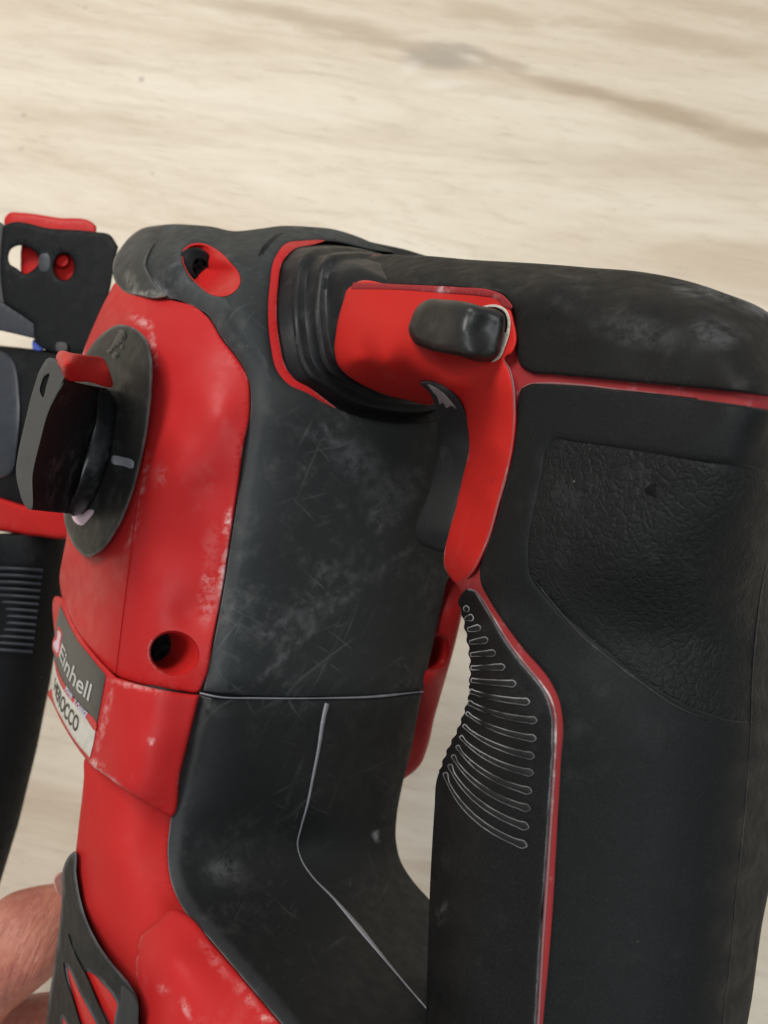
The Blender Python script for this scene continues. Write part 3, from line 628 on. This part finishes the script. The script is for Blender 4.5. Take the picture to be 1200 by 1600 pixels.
# red side shell above the joint
FR = Field([(310, 1080, 'Y', .0355), (352, 850, 'Y', .0355), (388, 650, 'Y', .0355), (388, 600, 'Y', .036), (330, 495, 'Y', .0405), (270, 468, 'Y', .043), (200, 452, 'Y', .0445), (178, 445, 'Y', .0440),
            (345, 650, 'Y', .0415), (330, 760, 'Y', .0400), (318, 860, 'Y', .0385), (296, 960, 'Y', .0385), (282, 640, 'Y', .0462), (278, 740, 'Y', .0470), (262, 850, 'Y', .0448), (255, 950, 'Y', .0445), (240, 1040, 'Y', .0448), (290, 1020, 'Y', .0398),
            (238, 640, 'Y', .0490), (222, 780, 'Y', .0495), (205, 900, 'Y', .0495), (190, 1000, 'Y', .0495), (182, 1055, 'Y', .0490), (250, 530, 'Y', .0470), (300, 560, 'Y', .0445),
            (160, 900, 'Y', .0500), (150, 980, 'Y', .0500), (110, 880, 'Y', .0480), (98, 930, 'Y', .0455), (135, 550, 'Y', .047), (160, 500, 'Y', .0465), (130, 700, 'Y', .050), (120, 800, 'Y', .0490), (200, 500, 'Y', .048)], 3e-5)
hole_low = [(272 + 37.5 * math.cos(a) + 2.5 * math.sin(a), 1021 + 33.5 * math.sin(a)) for a in np.linspace(0, 2 * math.pi, 16, endpoint=False)]
side_up = [(180, 442), (200, 452), (240, 462), (272, 470), (302, 478), (326, 497), (346, 529), (373, 564), (388, 592), (391, 625), (390, 652), (382, 690), (372, 760), (360, 840), (348, 920), (333, 1000), (320, 1062), (309, 1082), (285, 1080), (250, 1075), (215, 1068), (182, 1056), (160, 1036), (135, 1006), (112, 968), (96, 928), (93, 905), (98, 870), (104, 838), (104, 800), (104, 700), (112, 620), (128, 556), (150, 500), (172, 455)]
sshell = shell('side_shell', side_up, FR, M['redworn'], tool, off=-.0003, rim=(5, .0011), thick=.02, shrink=2, step=7, bstep=5, holes=[hole_low], hole_rims=[(4, .0008)], paint=[(356, 818, 6, 32, .12, .9), (349, 895, 4, 50, .14, .9), (326, 935, 20, 55, .1, .22), (322, 905, 12, 8, .1, .6), (222, 503, 24, 7, .4, .6), (238, 545, 6, 36, -.1, .55), (222, 760, 4, 60, .2, .35), (205, 840, 4, 50, .3, .3), (250, 745, 16, 26, .2, .10), (330, 860, 20, 50, .1, .08)])
ax2 = ray(272, 1021) + np.array([-.34, .16, 0]); ax2 /= np.linalg.norm(ax2)
w2, c2 = well('screw_well', hole_low, FR, -.0014, .022, M['rednew'], .78, ax=ax2)
screw('screw', c2 - ax2 * .003, .0062, w2)  # head sized and black so its colour gives the well bottom its shade
# mould line where side and rear curve meet
ridge('mould_line', [(228, 700), (214, 790), (200, 890), (188, 985), (180, 1052)], [1.4, 1.4], FR, M['redpale'], sshell, -.0002, .0004)

# lower red band with label
FM = Field([(310, 1085, 'Y', .0365), (290, 1180, 'Y', .0375), (262, 1275, 'Y', .039), (182, 1060, 'Y', .0502), (168, 1120, 'Y', .0505), (145, 1190, 'Y', .0505), (240, 1080, 'Y', .0462), (225, 1170, 'Y', .0472), (205, 1240, 'Y', .0480), (285, 1120, 'Y', .0395),
            (150, 1080, 'Y', .0512), (120, 1020, 'Y', .0500), (95, 940, 'Y', .0455), (88, 1000, 'Y', .0470), (80, 1080, 'Y', .0475), (105, 1130, 'Y', .0500), (125, 1150, 'Y', .0508)], 3e-5)
band = [(182, 1058, 1), (215, 1069), (250, 1077), (285, 1083), (312, 1086, 1), (300, 1135), (282, 1208), (266, 1276), (240, 1262), (200, 1238), (165, 1212), (143, 1196), (122, 1170), (97, 1130), (80, 1095), (74, 1084), (82, 1074), (85, 1000), (92, 932), (98, 935), (112, 968), (135, 1006), (160, 1036)]
bandp = shell('label_band', band, FM, M['redworn'], tool, off=.0008, rim=(6, .0013), thick=.02, shrink=2, step=6, bstep=4, paint=[(163, 1125, 5, 70, .25, .4), (150, 1196, 14, 10, .5, .8), (215, 1072, 60, 5, .18, .4), (236, 1158, 5, 5, 0, .9), (168, 1215, 26, 6, .55, .5)])
lab_dark = [(94, 945, 1), (103, 966), (121, 1000), (142, 1027), (165, 1055, 1), (158, 1095), (151, 1132, 1), (133, 1113), (105, 1077), (90, 1046), (84, 1022), (87, 980)]
lab = shell('label_plate', lab_dark, FM, M['label'], bandp, off=.0015, rim=(2, .0003), thick=.001, step=6, bstep=4)
lab_sil = [(84, 1040, 1), (90, 1057), (105, 1087), (128, 1113), (149, 1142, 1), (146, 1160), (140, 1184, 1), (118, 1158), (98, 1125), (84, 1095), (81, 1065)]
shell('silver_plate', lab_sil, FM, M['labelsilver'], bandp, off=.0015, rim=(2, .0003), thick=.001, step=6, bstep=4)
shell('red_stripe', [(85, 1030), (92, 1051), (105, 1076), (122, 1100), (151, 1135), (150, 1140), (128, 1113), (104, 1086), (89, 1056)], FM, M['printred'], bandp, off=.0018, rim=(1, .0002), thick=.0008, step=5, bstep=4)
# lettering, laid along the label
def lettering(name, text, quad, mat, parent, off=.0020, size_fit=True, bold=0.0):
    cu = bpy.data.curves.new(name, 'FONT'); cu.body = text; cu.offset = bold
    ob = bpy.data.objects.new(name, cu); scene.collection.objects.link(ob)
    dg = bpy.context.evaluated_depsgraph_get(); me = bpy.data.meshes.new_from_object(ob.evaluated_get(dg))
    V = np.array([v.co[:2] for v in me.vertices]); F = [list(p.vertices) for p in me.polygons]
    bpy.data.objects.remove(ob); bpy.data.curves.remove(cu); bpy.data.meshes.remove(me)
    lo, hi = V.min(0), V.max(0); uv = (V - lo) / (hi - lo)
    top_, bot = curve(quad[0], 2, False), curve(quad[1], 2, False)
    def along(c, u):
        s_ = np.r_[0, np.cumsum(np.linalg.norm(np.diff(c, axis=0), axis=1))]; s_ /= s_[-1]
        return np.stack([np.interp(u, s_, c[:, 0]), np.interp(u, s_, c[:, 1])], 1)
    q = along(bot, uv[:, 0]) * (1 - uv[:, 1:]) + along(top_, uv[:, 0]) * uv[:, 1:]
    R = ray(q[:, 0], q[:, 1]); Rn = R / np.linalg.norm(R, axis=1)[:, None]
    P = R * FM(q)[:, None] - Rn * off
    return mesh_obj(name, to_world(P), F, mat, parent, np.full(len(P), 9.), smooth=False)
lettering('brand_lettering', 'Einhell', ([(97, 1004), (110, 1032), (124, 1051), (144, 1070)], [(92, 1024), (104, 1057), (117, 1076), (138, 1096)]), M['print'], lab, bold=.012)
lettering('model_lettering', 'HEROCCO', ([(86, 1058), (94, 1078), (107, 1100), (124, 1122)], [(84, 1078), (90, 1100), (101, 1122), (119, 1146)]), M['printdark'], bandp, bold=.02)
lettering('small_lettering', 'POWER', ([(104, 1072), (114, 1087)], [(101, 1079), (111, 1094)]), M['printblue'], lab, bold=.03)
lettering('small_lettering', 'X-CHANGE', ([(117, 1091), (126, 1102), (137, 1114)], [(114, 1099), (123, 1111), (133, 1123)]), M['printblue'], lab, bold=.03)
shell('emblem', [(91, 985), (94, 988), (93, 1003), (89, 1020), (85, 1014), (84, 1003), (88, 1000)], FM, M['printpink'], lab, off=.0020, rim=(1, .0002), thick=.0006, step=4, bstep=3)
shell('emblem_ground', [(91, 978), (96, 985), (95, 1004), (90, 1027), (84, 1020), (83, 1000), (88, 990)], FM, M['printred'], lab, off=.0018, rim=(1, .0002), thick=.0006, step=4, bstep=3)

# lower red body under the band
FD = Field([(140, 1200, 'Y', .0465), (200, 1240, 'Y', .044), (262, 1280, 'Y', .0355), (120, 1340, 'Y', .0470), (190, 1340, 'Y', .046), (262, 1340, 'Y', .0375), (125, 1420, 'Y', .0475), (190, 1430, 'Y', .0465), (275, 1405, 'Y', .0385), (215, 1500, 'Y', .0468), (262, 1430, 'Y', .0420), (330, 1475, 'Y', .0385),
            (230, 1600, 'Y', .0480), (290, 1600, 'Y', .0475), (330, 1560, 'Y', .0440), (385, 1540, 'Y', .0385), (440, 1605, 'Y', .0385), (540, 1725, 'Y', .0385), (100, 1600, 'Y', .043), (80, 1500, 'Y', .042), (95, 1400, 'Y', .044), (250, 1720, 'Y', .048), (90, 1720, 'Y', .043)], 3e-5)
low = [(133, 1185), (165, 1205), (200, 1232), (240, 1256), (270, 1270), (264, 1330), (270, 1378), (288, 1418), (332, 1468), (388, 1534), (443, 1600), (545, 1728), (440, 1790), (80, 1790), (82, 1600), (95, 1500), (104, 1400), (116, 1345), (124, 1280), (131, 1215)]
lowred = shell('lower_shell', low, FD, M['redpale'], tool, off=-.0006, rim=(5, .0012), thick=.03, shrink=6, step=9, bstep=5)
facet = [(272, 1420), (290, 1428), (335, 1478), (388, 1540), (440, 1602), (500, 1676), (480, 1770), (225, 1770), (219, 1640), (216, 1560), (213, 1500), (222, 1462), (245, 1440)]
FF = Field([(270, 1425, 'Y', .0425), (215, 1490, 'Y', .0478), (216, 1580, 'Y', .0482), (265, 1500, 'Y', .0470), (262, 1600, 'Y', .0490), (330, 1480, 'Y', .0395), (385, 1545, 'Y', .0395), (440, 1605, 'Y', .0395), (350, 1600, 'Y', .0445), (240, 1770, 'Y', .0495), (500, 1690, 'Y', .0395)], 3e-4)
shell('lower_facet', facet, FF, M['redworn'], tool, off=.0000, rim=(12, .0010), thick=.006, step=7, bstep=5, paint=[(385, 1555, 40, 10, .9, .26), (415, 1592, 18, 6, .2, .5), (290, 1575, 6, 22, -.4, .4), (335, 1500, 50, 10, .9, .16), (255, 1545, 12, 10, 0, .2)])

# ribbed vent cover at the bottom
FV = Field([(117, 1340, 'Y', .0485), (105, 1345, 'Y', .0475), (97, 1420, 'Y', .0465), (130, 1420, 'Y', .0500), (150, 1480, 'Y', .0505), (90, 1500, 'Y', .0465), (120, 1500, 'Y', .0500), (210, 1555, 'Y', .0510), (180, 1560, 'Y', .0515), (82, 1560, 'Y', .0460), (75, 1600, 'Y', .0455), (140, 1600, 'Y', .0510), (215, 1620, 'Y', .0515), (70, 1700, 'Y', .045), (210, 1720, 'Y', .0515), (140, 1700, 'Y', .051)], 3e-5)
ventp = [(116, 1330), (108, 1337), (100, 1352), (97, 1400), (91, 1460), (84, 1510), (77, 1555), (71, 1610), (66, 1760), (222, 1760), (218, 1620), (216, 1585), (214, 1556), (205, 1540), (190, 1522), (170, 1498), (150, 1468), (135, 1436), (125, 1402), (119, 1365)]
slitA = [(104, 1509, 1), (112, 1524), (121, 1545), (135, 1572), (150, 1600), (162, 1630), (150, 1640), (128, 1600), (116, 1562), (108, 1532)]
slitB = [(133, 1517, 1), (147, 1523), (160, 1537), (176, 1556), (183, 1570), (180, 1585), (176, 1604), (164, 1584), (150, 1556), (141, 1533)]
slitC = [(97, 1588, 1), (104, 1602), (122, 1650), (112, 1660), (100, 1620)]
vent = shell('vent_cover', ventp, FV, M['vent'], tool, off=.0004, rim=(7, .0012), thick=.012, shrink=3, step=6, bstep=4, holes=[slitA, slitB, slitC])
for sl in (slitA, slitB, slitC):
    cx_, cy_ = np.mean([p[:2] for p in sl], axis=0)
    shell('vent_fin', grow([p[:2] for p in sl], (cx_, cy_), 1.12), FV, M['rednew'], vent, off=-.0011, rim=(4, .0008), thick=.003, step=5, bstep=4)
ridge('vent_rib', [(106, 1460), (112, 1480), (121, 1503), (131, 1522), (141, 1545), (154, 1575), (166, 1600), (176, 1625)], [1, 3, 4, 4, 3.5, 3.5], FV, M['vent'], vent, .0004, .0014)
ridge('vent_rib', [(98, 1505), (102, 1530), (110, 1556), (120, 1590), (130, 1620)], [1.5, 3, 3.5, 3.5], FV, M['vent'], vent, .0004, .0014)
shell('vent_pad', [(192, 1540), (202, 1545), (214, 1562), (216, 1600), (220, 1700), (176, 1700), (182, 1600), (188, 1565)], FV, M['rubber'], vent, off=.0012, rim=(4, .0008), thick=.002, step=6, bstep=4)

# far flange of the body, seen through the hand opening
FX = Field([(640, 1000, 'X', -.090), (665, 930, 'X', -.090), (612, 1120, 'X', -.089), (720, 900, 'Y', -.046), (700, 960, 'Y', -.042), (730, 960, 'Y', -.0475), (680, 1060, 'Y', -.042), (695, 1060, 'Y', -.0485), (630, 1210, 'Y', -.040), (650, 1200, 'Y', -.045), (640, 1130, 'Y', -.040), (675, 1125, 'Y', -.0475), (600, 1150, 'X', -.086)], 3e-5)
fhole = [(681 + 18 * math.cos(a) - 3 * math.sin(a), 1021 + 26 * math.sin(a) - 4 * math.cos(a)) for a in np.linspace(0, 2 * math.pi, 14, endpoint=False)]
farf = [(700, 880), (722, 905), (730, 925), (723, 955), (709, 1015), (694, 1068), (678, 1125), (669, 1165), (656, 1196), (640, 1211), (628, 1218), (600, 1210), (600, 1100), (630, 1000), (670, 910)]
shell('far_flange', farf, FX, M['red'], tool, off=-.0005, rim=(8, .0018), thick=.03, shrink=2, step=7, bstep=4, holes=[fhole])
well('screw_well', fhole, FX, -.0016, .016, M['rednew'], .8)

FI = Field([(310, 1085, 'Y', .034), (352, 850, 'Y', .034), (388, 650, 'Y', .034), (330, 490, 'Y', .039), (270, 468, 'Y', .041), (500, 700, 'X', -.084), (500, 1000, 'X', -.084), (655, 1080, 'X', -.085), (690, 900, 'X', -.085), (430, 560, 'X', -.088),
            (182, 1056, 'Y', .047), (230, 1070, 'Y', .045), (290, 1180, 'Y', .036), (264, 1275, 'Y', .037), (500, 1180, 'X', -.082), (620, 1260, 'X', -.084), (240, 440, 'Y', .043), (230, 700, 'Y', .047), (140, 1180, 'Y', .048)], 1e-4)
shell('inner_housing', [(235, 440), (300, 470), (420, 470), (415, 560), (450, 620), (560, 665), (690, 670), (690, 880), (655, 1070), (640, 1180), (600, 1260), (300, 1290), (250, 1255), (170, 1200), (165, 1100), (175, 1000), (230, 800), (235, 600)], FI, M['inner'], tool, off=-.001, rim=(6, .001), thick=.012, shrink=3, step=14, bstep=8, holes=[hole_low])
# bellows between body and handle: a pleated sleeve, from the opening in the rear face to the end of the switch housing
lp0 = curve(bell_base, 5); d0 = FB(lp0) + .003; R0 = ray(lp0[:, 0], lp0[:, 1]) * d0[:, None]
lp1 = np.stack([527 + (lp0[:, 0] - 433) * (722 - 527) / (705 - 433), 401 + (lp0[:, 1] - 384) * (622 - 401) / (648 - 384)], 1)
R1 = ray(lp1[:, 0], lp1[:, 1]) * depth(lp1[:, 0], lp1[:, 1], 'X', -.0735)[:, None]
cB0, cB1 = R0.mean(0), R1.mean(0); rings = []
for u, k in ((-.13, 1.16), (-.13, 1.0), (0, 1.0), (.12, .995), (.24, .99), (.27, .985), (.285, 1.012), (.31, 1.022), (.36, 1.02), (.385, 1.0), (.40, .955), (.42, .945), (.50, .945), (.58, .945), (.60, .95), (.615, .985), (.64, 1.0), (.69, .995), (.71, .975), (.725, .93), (.745, .92), (.82, .915), (.92, .905), (1.0, .895), (1.12, .84), (1.5, .70)):
    c = cB0 + (cB1 - cB0) * u
    rings.append(c + ((R0 - cB0) * (1 - u) + (R1 - cB1) * u) * k)
loft('bellows', rings, M['bellows'], tool, sharp=48)

# ---------------------------------------------------------------- mode selector
FP_ = Field([(187, 507, 'Y', .0535), (235, 560, 'Y', .0535), (230, 670, 'Y', .0535), (200, 790, 'Y', .0535), (133, 870, 'Y', .0535), (104, 830, 'Y', .0535), (138, 547, 'Y', .0535), (175, 690, 'Y', .0535)])
disc = [(187, 507), (212, 514), (230, 532), (237, 560), (237, 610), (232, 660), (218, 730), (202, 785), (180, 832), (156, 862), (135, 870), (119, 857), (104, 828), (98, 780), (100, 700), (112, 610), (138, 547), (160, 521)]
selector = shell('mode_selector', disc, FP_, M['disc'], tool, off=0, rim=(16, .0018), thick=.006, step=6, bstep=4)
FK = Field([(100, 595, 'Y', .0770), (78, 635, 'Y', .0780), (62, 690, 'Y', .0790), (50, 737, 'Y', .0795), (45, 794, 'Y', .0795), (166, 607, 'Y', .0585), (150, 654, 'Y', .0590), (133, 714, 'Y', .0595), (112, 790, 'Y', .0600)], 1e-6)
kf = [(99, 592, 1), (130, 600), (168, 607, 1), (158, 640), (147, 678), (134, 725), (122, 765), (113, 803, 1), (80, 800), (44, 796, 1), (49, 745), (60, 695), (74, 645)]
shell('knob_grip', kf, FK, M['velvet'], selector, off=.0, rim=(5, .0008), thick=.012, step=6, bstep=4, shrink=2)
FE = Field([(100, 595, 'Y', .0770), (78, 635, 'Y', .0780), (62, 690, 'Y', .0790), (50, 737, 'Y', .0795), (45, 794, 'Y', .0795), (76, 560, 'Y', .0775), (55, 600, 'Y', .0785), (38, 666, 'Y', .0795), (26, 737, 'Y', .0800), (33, 775, 'Y', .0800)], 1e-6)
ke = [(77, 559), (88, 562), (95, 575), (100, 594), (88, 618), (77, 640), (62, 692), (51, 740), (45, 796), (39, 790), (30, 766), (25, 738), (29, 705), (38, 664), (54, 602), (64, 575)]
kh = [(76, 584), (72, 604), (67, 621), (62, 610), (64, 600), (70, 588)]
shell('knob_end', ke, FE, M['knobend'], selector, off=.0002, rim=(3, .0005), thick=.010, shrink=1, step=5, bstep=4, holes=[kh])
shell('knob_recess', grow(kh, (68, 602), 1.2), FE, M['nick'], selector, off=-.0010, rim=(1, .0002), thick=.001, step=4, bstep=3)
FB2 = Field([(166, 607, 'Y', .0600), (150, 654, 'Y', .0605), (133, 714, 'Y', .0605), (112, 790, 'Y', .0605), (180, 640, 'Y', .0550), (174, 702, 'Y', .0550), (153, 765, 'Y', .0550), (127, 803, 'Y', .0550)], 1e-3)
kb = [(160, 606), (172, 612), (178, 630), (179, 655), (174, 695), (165, 730), (153, 762), (140, 788), (126, 803), (112, 806), (108, 795), (120, 760), (132, 715), (148, 660)]
shell('knob_base', kb, FB2, M['gloss'], selector, off=.0003, rim=(8, .0014), thick=.006, shrink=1, step=5, bstep=4)
FQ = Field([(93, 549, 'Y', .0765), (88, 562, 'Y', .0765), (100, 590, 'Y', .0770), (100, 568, 'Y', .0790), (161, 558, 'Y', .0600), (171, 578, 'Y', .0605), (176, 603, 'Y', .0590), (140, 570, 'Y', .0690)], 1e-6)
kr = [(92, 549), (115, 552), (142, 556), (160, 559), (170, 577), (176, 604), (140, 597), (101, 591), (95, 576), (87, 562)]
shell('release_button', kr, FQ, M['rednew'], selector, off=.0004, rim=(5, .0012), thick=.010, shrink=1, step=5, bstep=3)
shell('pointer', [(112, 804), (128, 803), (140, 796), (146, 797), (138, 812), (128, 821), (117, 816)], FP_, M['printpink'], selector, off=.0006, rim=(2, .0003), thick=.001, step=4, bstep=3)
shell('index_mark', [(175, 713), (190, 714), (209, 722), (208, 731), (192, 728), (174, 722)], FP_, M['seam'], selector, off=.0003, rim=(2, .0003), thick=.001, step=4, bstep=3)
# embossed hammer symbol on the disc
for pts in ([(166, 549), (170, 545), (190, 520), (194, 523), (174, 549), (170, 553)], [(185, 517), (192, 515), (198, 524), (193, 533), (188, 531), (191, 524)], [(174, 557), (181, 550), (186, 553), (179, 561)], [(187, 541), (190, 538), (194, 541), (190, 546)]):
    shell('hammer_symbol', pts, FP_, M['gloss'], selector, off=.0006, rim=(1.5, .0004), thick=.001, step=4, bstep=3)

# ---------------------------------------------------------------- front end: gear neck, depth stop bracket, side handle
DB = .30
FBk = Field([(0, 360, 'd', .302), (180, 370, 'd', .296), (0, 470, 'd', .302), (170, 470, 'd', .296), (60, 545, 'd', .300), (130, 545, 'd', .297)])
hx = [(17, 390), (24, 385), (38, 384), (50, 390), (59, 397), (60, 412), (48, 424), (40, 428), (26, 419), (16, 413)]
oc = [(100 + 16 * math.cos(a), 417 + 21 * math.sin(a)) for a in np.linspace(0, 2 * math.pi, 14, endpoint=False)]
brk = [(4, 354, 1), (11, 350), (80, 357), (147, 362), (172, 367), (185, 386, 1), (180, 405), (176, 430), (170, 460), (155, 500), (135, 548), (70, 546), (54, 534, 1), (52, 506, 1), (33, 492), (6, 474, 1), (1, 440), (1, 390)]
bracket = shell('stop_bracket', brk, FBk, M['black'], tool, off=0, rim=(5, .0012), thick=.016, shrink=1, step=7, bstep=5, holes=[hx, oc])
shell('bracket_flank', [(-40, 352), (6, 351), (8, 380), (8, 475), (-40, 470)], FBk, M['knobend'], bracket, off=-.003, rim=(4, .001), thick=.012, step=9, bstep=6)
shell('bracket_foot', [(6, 473, 1), (34, 491), (54, 503), (54, 529, 1), (3, 517), (-30, 510), (-30, 470)], FBk, M['slate'], bracket, off=-.0012, rim=(3, .0008), thick=.012, step=8, bstep=6)
shell('depth_stop', [(7, 352), (8, 339), (16, 332), (30, 332), (90, 340), (146, 349), (150, 353), (147, 372), (118, 440), (62, 440), (36, 432), (32, 400), (31, 372), (20, 366)], FBk, M['rednew'], tool, off=-.008, rim=(5, .0015), thick=.006, step=8, bstep=5)
a_ = np.linspace(0, 2 * math.pi, 12, endpoint=False)
shell('stop_pin', [(97 + 11 * math.cos(a), 407 + 11 * math.sin(a)) for a in a_], FBk, M['rednew'], bracket, off=-.004, rim=(3, .0008), thick=.008, step=5, bstep=4)
shell('bracket_mark', [(66, 396), (73, 396), (72, 424), (65, 424)], FBk, M['slate'], bracket, off=.0002, rim=(1, .0002), thick=.001, step=5, bstep=4)
shell('lock_clip', [(52, 531), (66, 532), (70, 540), (66, 548), (52, 546)], FBk, M['blue'], tool, off=-.004, rim=(3, .0008), thick=.01, step=5, bstep=4)
shell('clip_screw', [(88, 536), (105, 537), (106, 548), (88, 548)], FBk, M['knobend'], tool, off=.002, rim=(3, .0008), thick=.004, step=5, bstep=4)

# gear neck: a stepped drum
FN = Field([(-60, 545, 'd', .325), (0, 541, 'd', .312), (130, 552, 'd', .296), (-60, 780, 'd', .322), (0, 780, 'd', .308), (110, 800, 'd', .294), (45, 660, 'd', .296), (-20, 660, 'd', .305), (10, 720, 'd', .300)])
shell('gear_neck', [(-90, 536), (0, 540), (60, 546), (140, 552), (140, 700), (125, 815), (60, 806), (0, 792), (-90, 780)], FN, M['black'], tool, off=0, rim=(9, .003), thick=.03, step=9, bstep=6)
shell('neck_shoulder', [(-90, 560), (20, 560), (32, 620), (28, 700), (22, 735), (-90, 728)], FN, M['slate'], tool, off=.002, rim=(9, .002), thick=.006, step=9, bstep=6)
shell('collar', [(-90, 764), (0, 778), (36, 789), (105, 801), (108, 838), (60, 838), (0, 830), (-90, 818)], FN, M['rednew'], tool, off=.003, rim=(8, .003), thick=.02, step=8, bstep=6)

# side handle with ribbed panel
pth = [at(38, 834, .320), at(38, 850, .320), at(36, 880, .321), at(24, 960, .324), at(6, 1060, .327), at(-14, 1160, .330), at(-42, 1280, .333), at(-75, 1400, .336), at(-105, 1500, .338), at(-120, 1550, .339)]
sh = tube('side_handle', pth, [.0165, .0175, .0165, .0172, .0178, .0180, .0178, .0170, .0150, .006], M['black'], tool, 36)
FRb = Field([(0, 885, 'd', .3020), (38, 888, 'd', .3015), (68, 890, 'd', .3055), (0, 1035, 'd', .3070), (50, 1030, 'd', .3125), (-60, 960, 'd', .318)])
for i in range(13):
    y = 889 + i * 10.6; xr = 67 - i * 1.35
    ridge('side_handle_rib', [(-60, y - 2), (0, y - 1), (xr - 20, y + 1), (xr, y + 2.5)], [3.2, 3.2, 3.2, 2.6], FRb, M['slate'], sh, .0012, .0014)

# ================================================================== THE HAND
def make_hand():
    t = NT('skin')
    n1 = t.noise(60, 4); n2 = t.noise(420, 5, .6); n3 = t.noise(1400, 3)
    col = t.mix(t.ramp(n1, .3, .7), (.46, .175, .115), (.36, .115, .085))
    col = t.mix(t.math('MULTIPLY', t.ramp(n2, .4, .7), .35), col, (.55, .26, .18))
    cr = t.noise(1.0, 4, .6, t.mapping((40, 260, 90), (0, 0, 1.25)))
    col = t.mix(t.math('MULTIPLY', t.ramp(cr, .56, .70), .55), col, (.26, .075, .055))
    t.b.inputs["Subsurface Weight"].default_value = .12
    t.b.inputs["Subsurface Radius"].default_value = (.004, .0015, .0008)
    wr = t.noise(1.0, 4, .6, t.mapping((110, 700, 200), (0, 0, 1.2)))
    skin = t.done(col, .48, t.bump(wr, .85, .0011, t.bump(n3, .15, .0002)), .4)
    nail = flat('nail', (.62, .30, .27), .3)
    import bmesh
    bm = bmesh.new()
    def ball(p, r, sc=(1, 1, 1)):
        m = Matrix.Translation(Vector(to_world(np.array(p)[None])[0])) @ Matrix.Diagonal((*sc, 1))
        bmesh.ops.create_icosphere(bm, subdivisions=3, radius=r, matrix=m)
    def chain(pts, rad):
        for (p, q, r0, r1) in zip(pts[:-1], pts[1:], rad[:-1], rad[1:]):
            L = np.linalg.norm(np.array(q) - np.array(p)); k = max(2, int(L / (min(r0, r1) * .35)))
            for i in range(k + 1): u = i / k; ball(np.array(p) * (1 - u) + np.array(q) * u, r0 * (1 - u) + r1 * u)
    # thumb across the side of the tool
    chain([at(-330, 1850, .300), at(-150, 1668, .276), at(-30, 1528, .264), at(40, 1466, .258), at(88, 1426, .262)], [.0200, .0180, .0150, .0154, .0095])
    # fingers curling round underneath, knuckle bends unequal
    chain([at(-260, 1880, .35), at(-140, 1700, .318), at(-20, 1628, .296), at(70, 1615, .285), at(115, 1640, .280)], [.0160, .0150, .0140, .0135, .0120])
    chain([at(-220, 2000, .35), at(-90, 1830, .318), at(10, 1745, .296), at(100, 1730, .285), at(140, 1760, .280)], [.0165, .0152, .0142, .0136, .0120])
    chain([at(-200, 2120, .35), at(-70, 1950, .318), at(20, 1860, .296), at(100, 1845, .285), at(138, 1875, .280)], [.0160, .0148, .0138, .0132, .0116])
    chain([at(-190, 2230, .35), at(-60, 2080, .318), at(20, 1990, .298), at(85, 1970, .288), at(115, 1995, .284)], [.0140, .0130, .0120, .0114, .0102])
    # palm and heel of the hand
    for (x, y, d, r) in ((-330, 1900, .345, .026), (-310, 2000, .35, .027), (-290, 2100, .35, .026), (-280, 2200, .35, .024), (-420, 1950, .35, .027), (-400, 2060, .355, .028), (-380, 2170, .355, .026), (-500, 2080, .36, .026), (-480, 2180, .36, .026)):
        ball(at(x, y, d), r)
    me = bpy.data.meshes.new('hand'); bm.to_mesh(me); bm.free()
    o = bpy.data.objects.new('hand', me); scene.collection.objects.link(o)
    md = o.modifiers.new('r', 'REMESH'); md.mode = 'VOXEL'; md.voxel_size = .0018; md.use_smooth_shade = True
    md2 = o.modifiers.new('s', 'SMOOTH'); md2.factor = .6; md2.iterations = 14
    dg = bpy.context.evaluated_depsgraph_get(); m2 = bpy.data.meshes.new_from_object(o.evaluated_get(dg))
    o.modifiers.clear(); o.data = m2; m2.materials.clear(); m2.materials.append(skin); m2.shade_smooth()
    loc = np.array(to_world(at(-60, 1560, .28)[None])[0])
    m2.transform(Matrix.Translation(Vector(-loc))); o.location = loc
    o['label'] = 'bare hand with thumb pressed against the black vent cover of the tool'
    o['category'] = 'hand'
    return o, nail
hand, nail = make_hand()
FNl = Field([(84, 1372, 'd', .252), (96, 1362, 'd', .256), (98, 1400, 'd', .252), (86, 1400, 'd', .2475)])
shell('thumb_nail', [(84, 1374), (92, 1364), (104, 1362), (104, 1400), (92, 1398), (86, 1388)], FNl, nail, hand, off=.0, rim=(3, .0006), thick=.003, step=5, bstep=4)
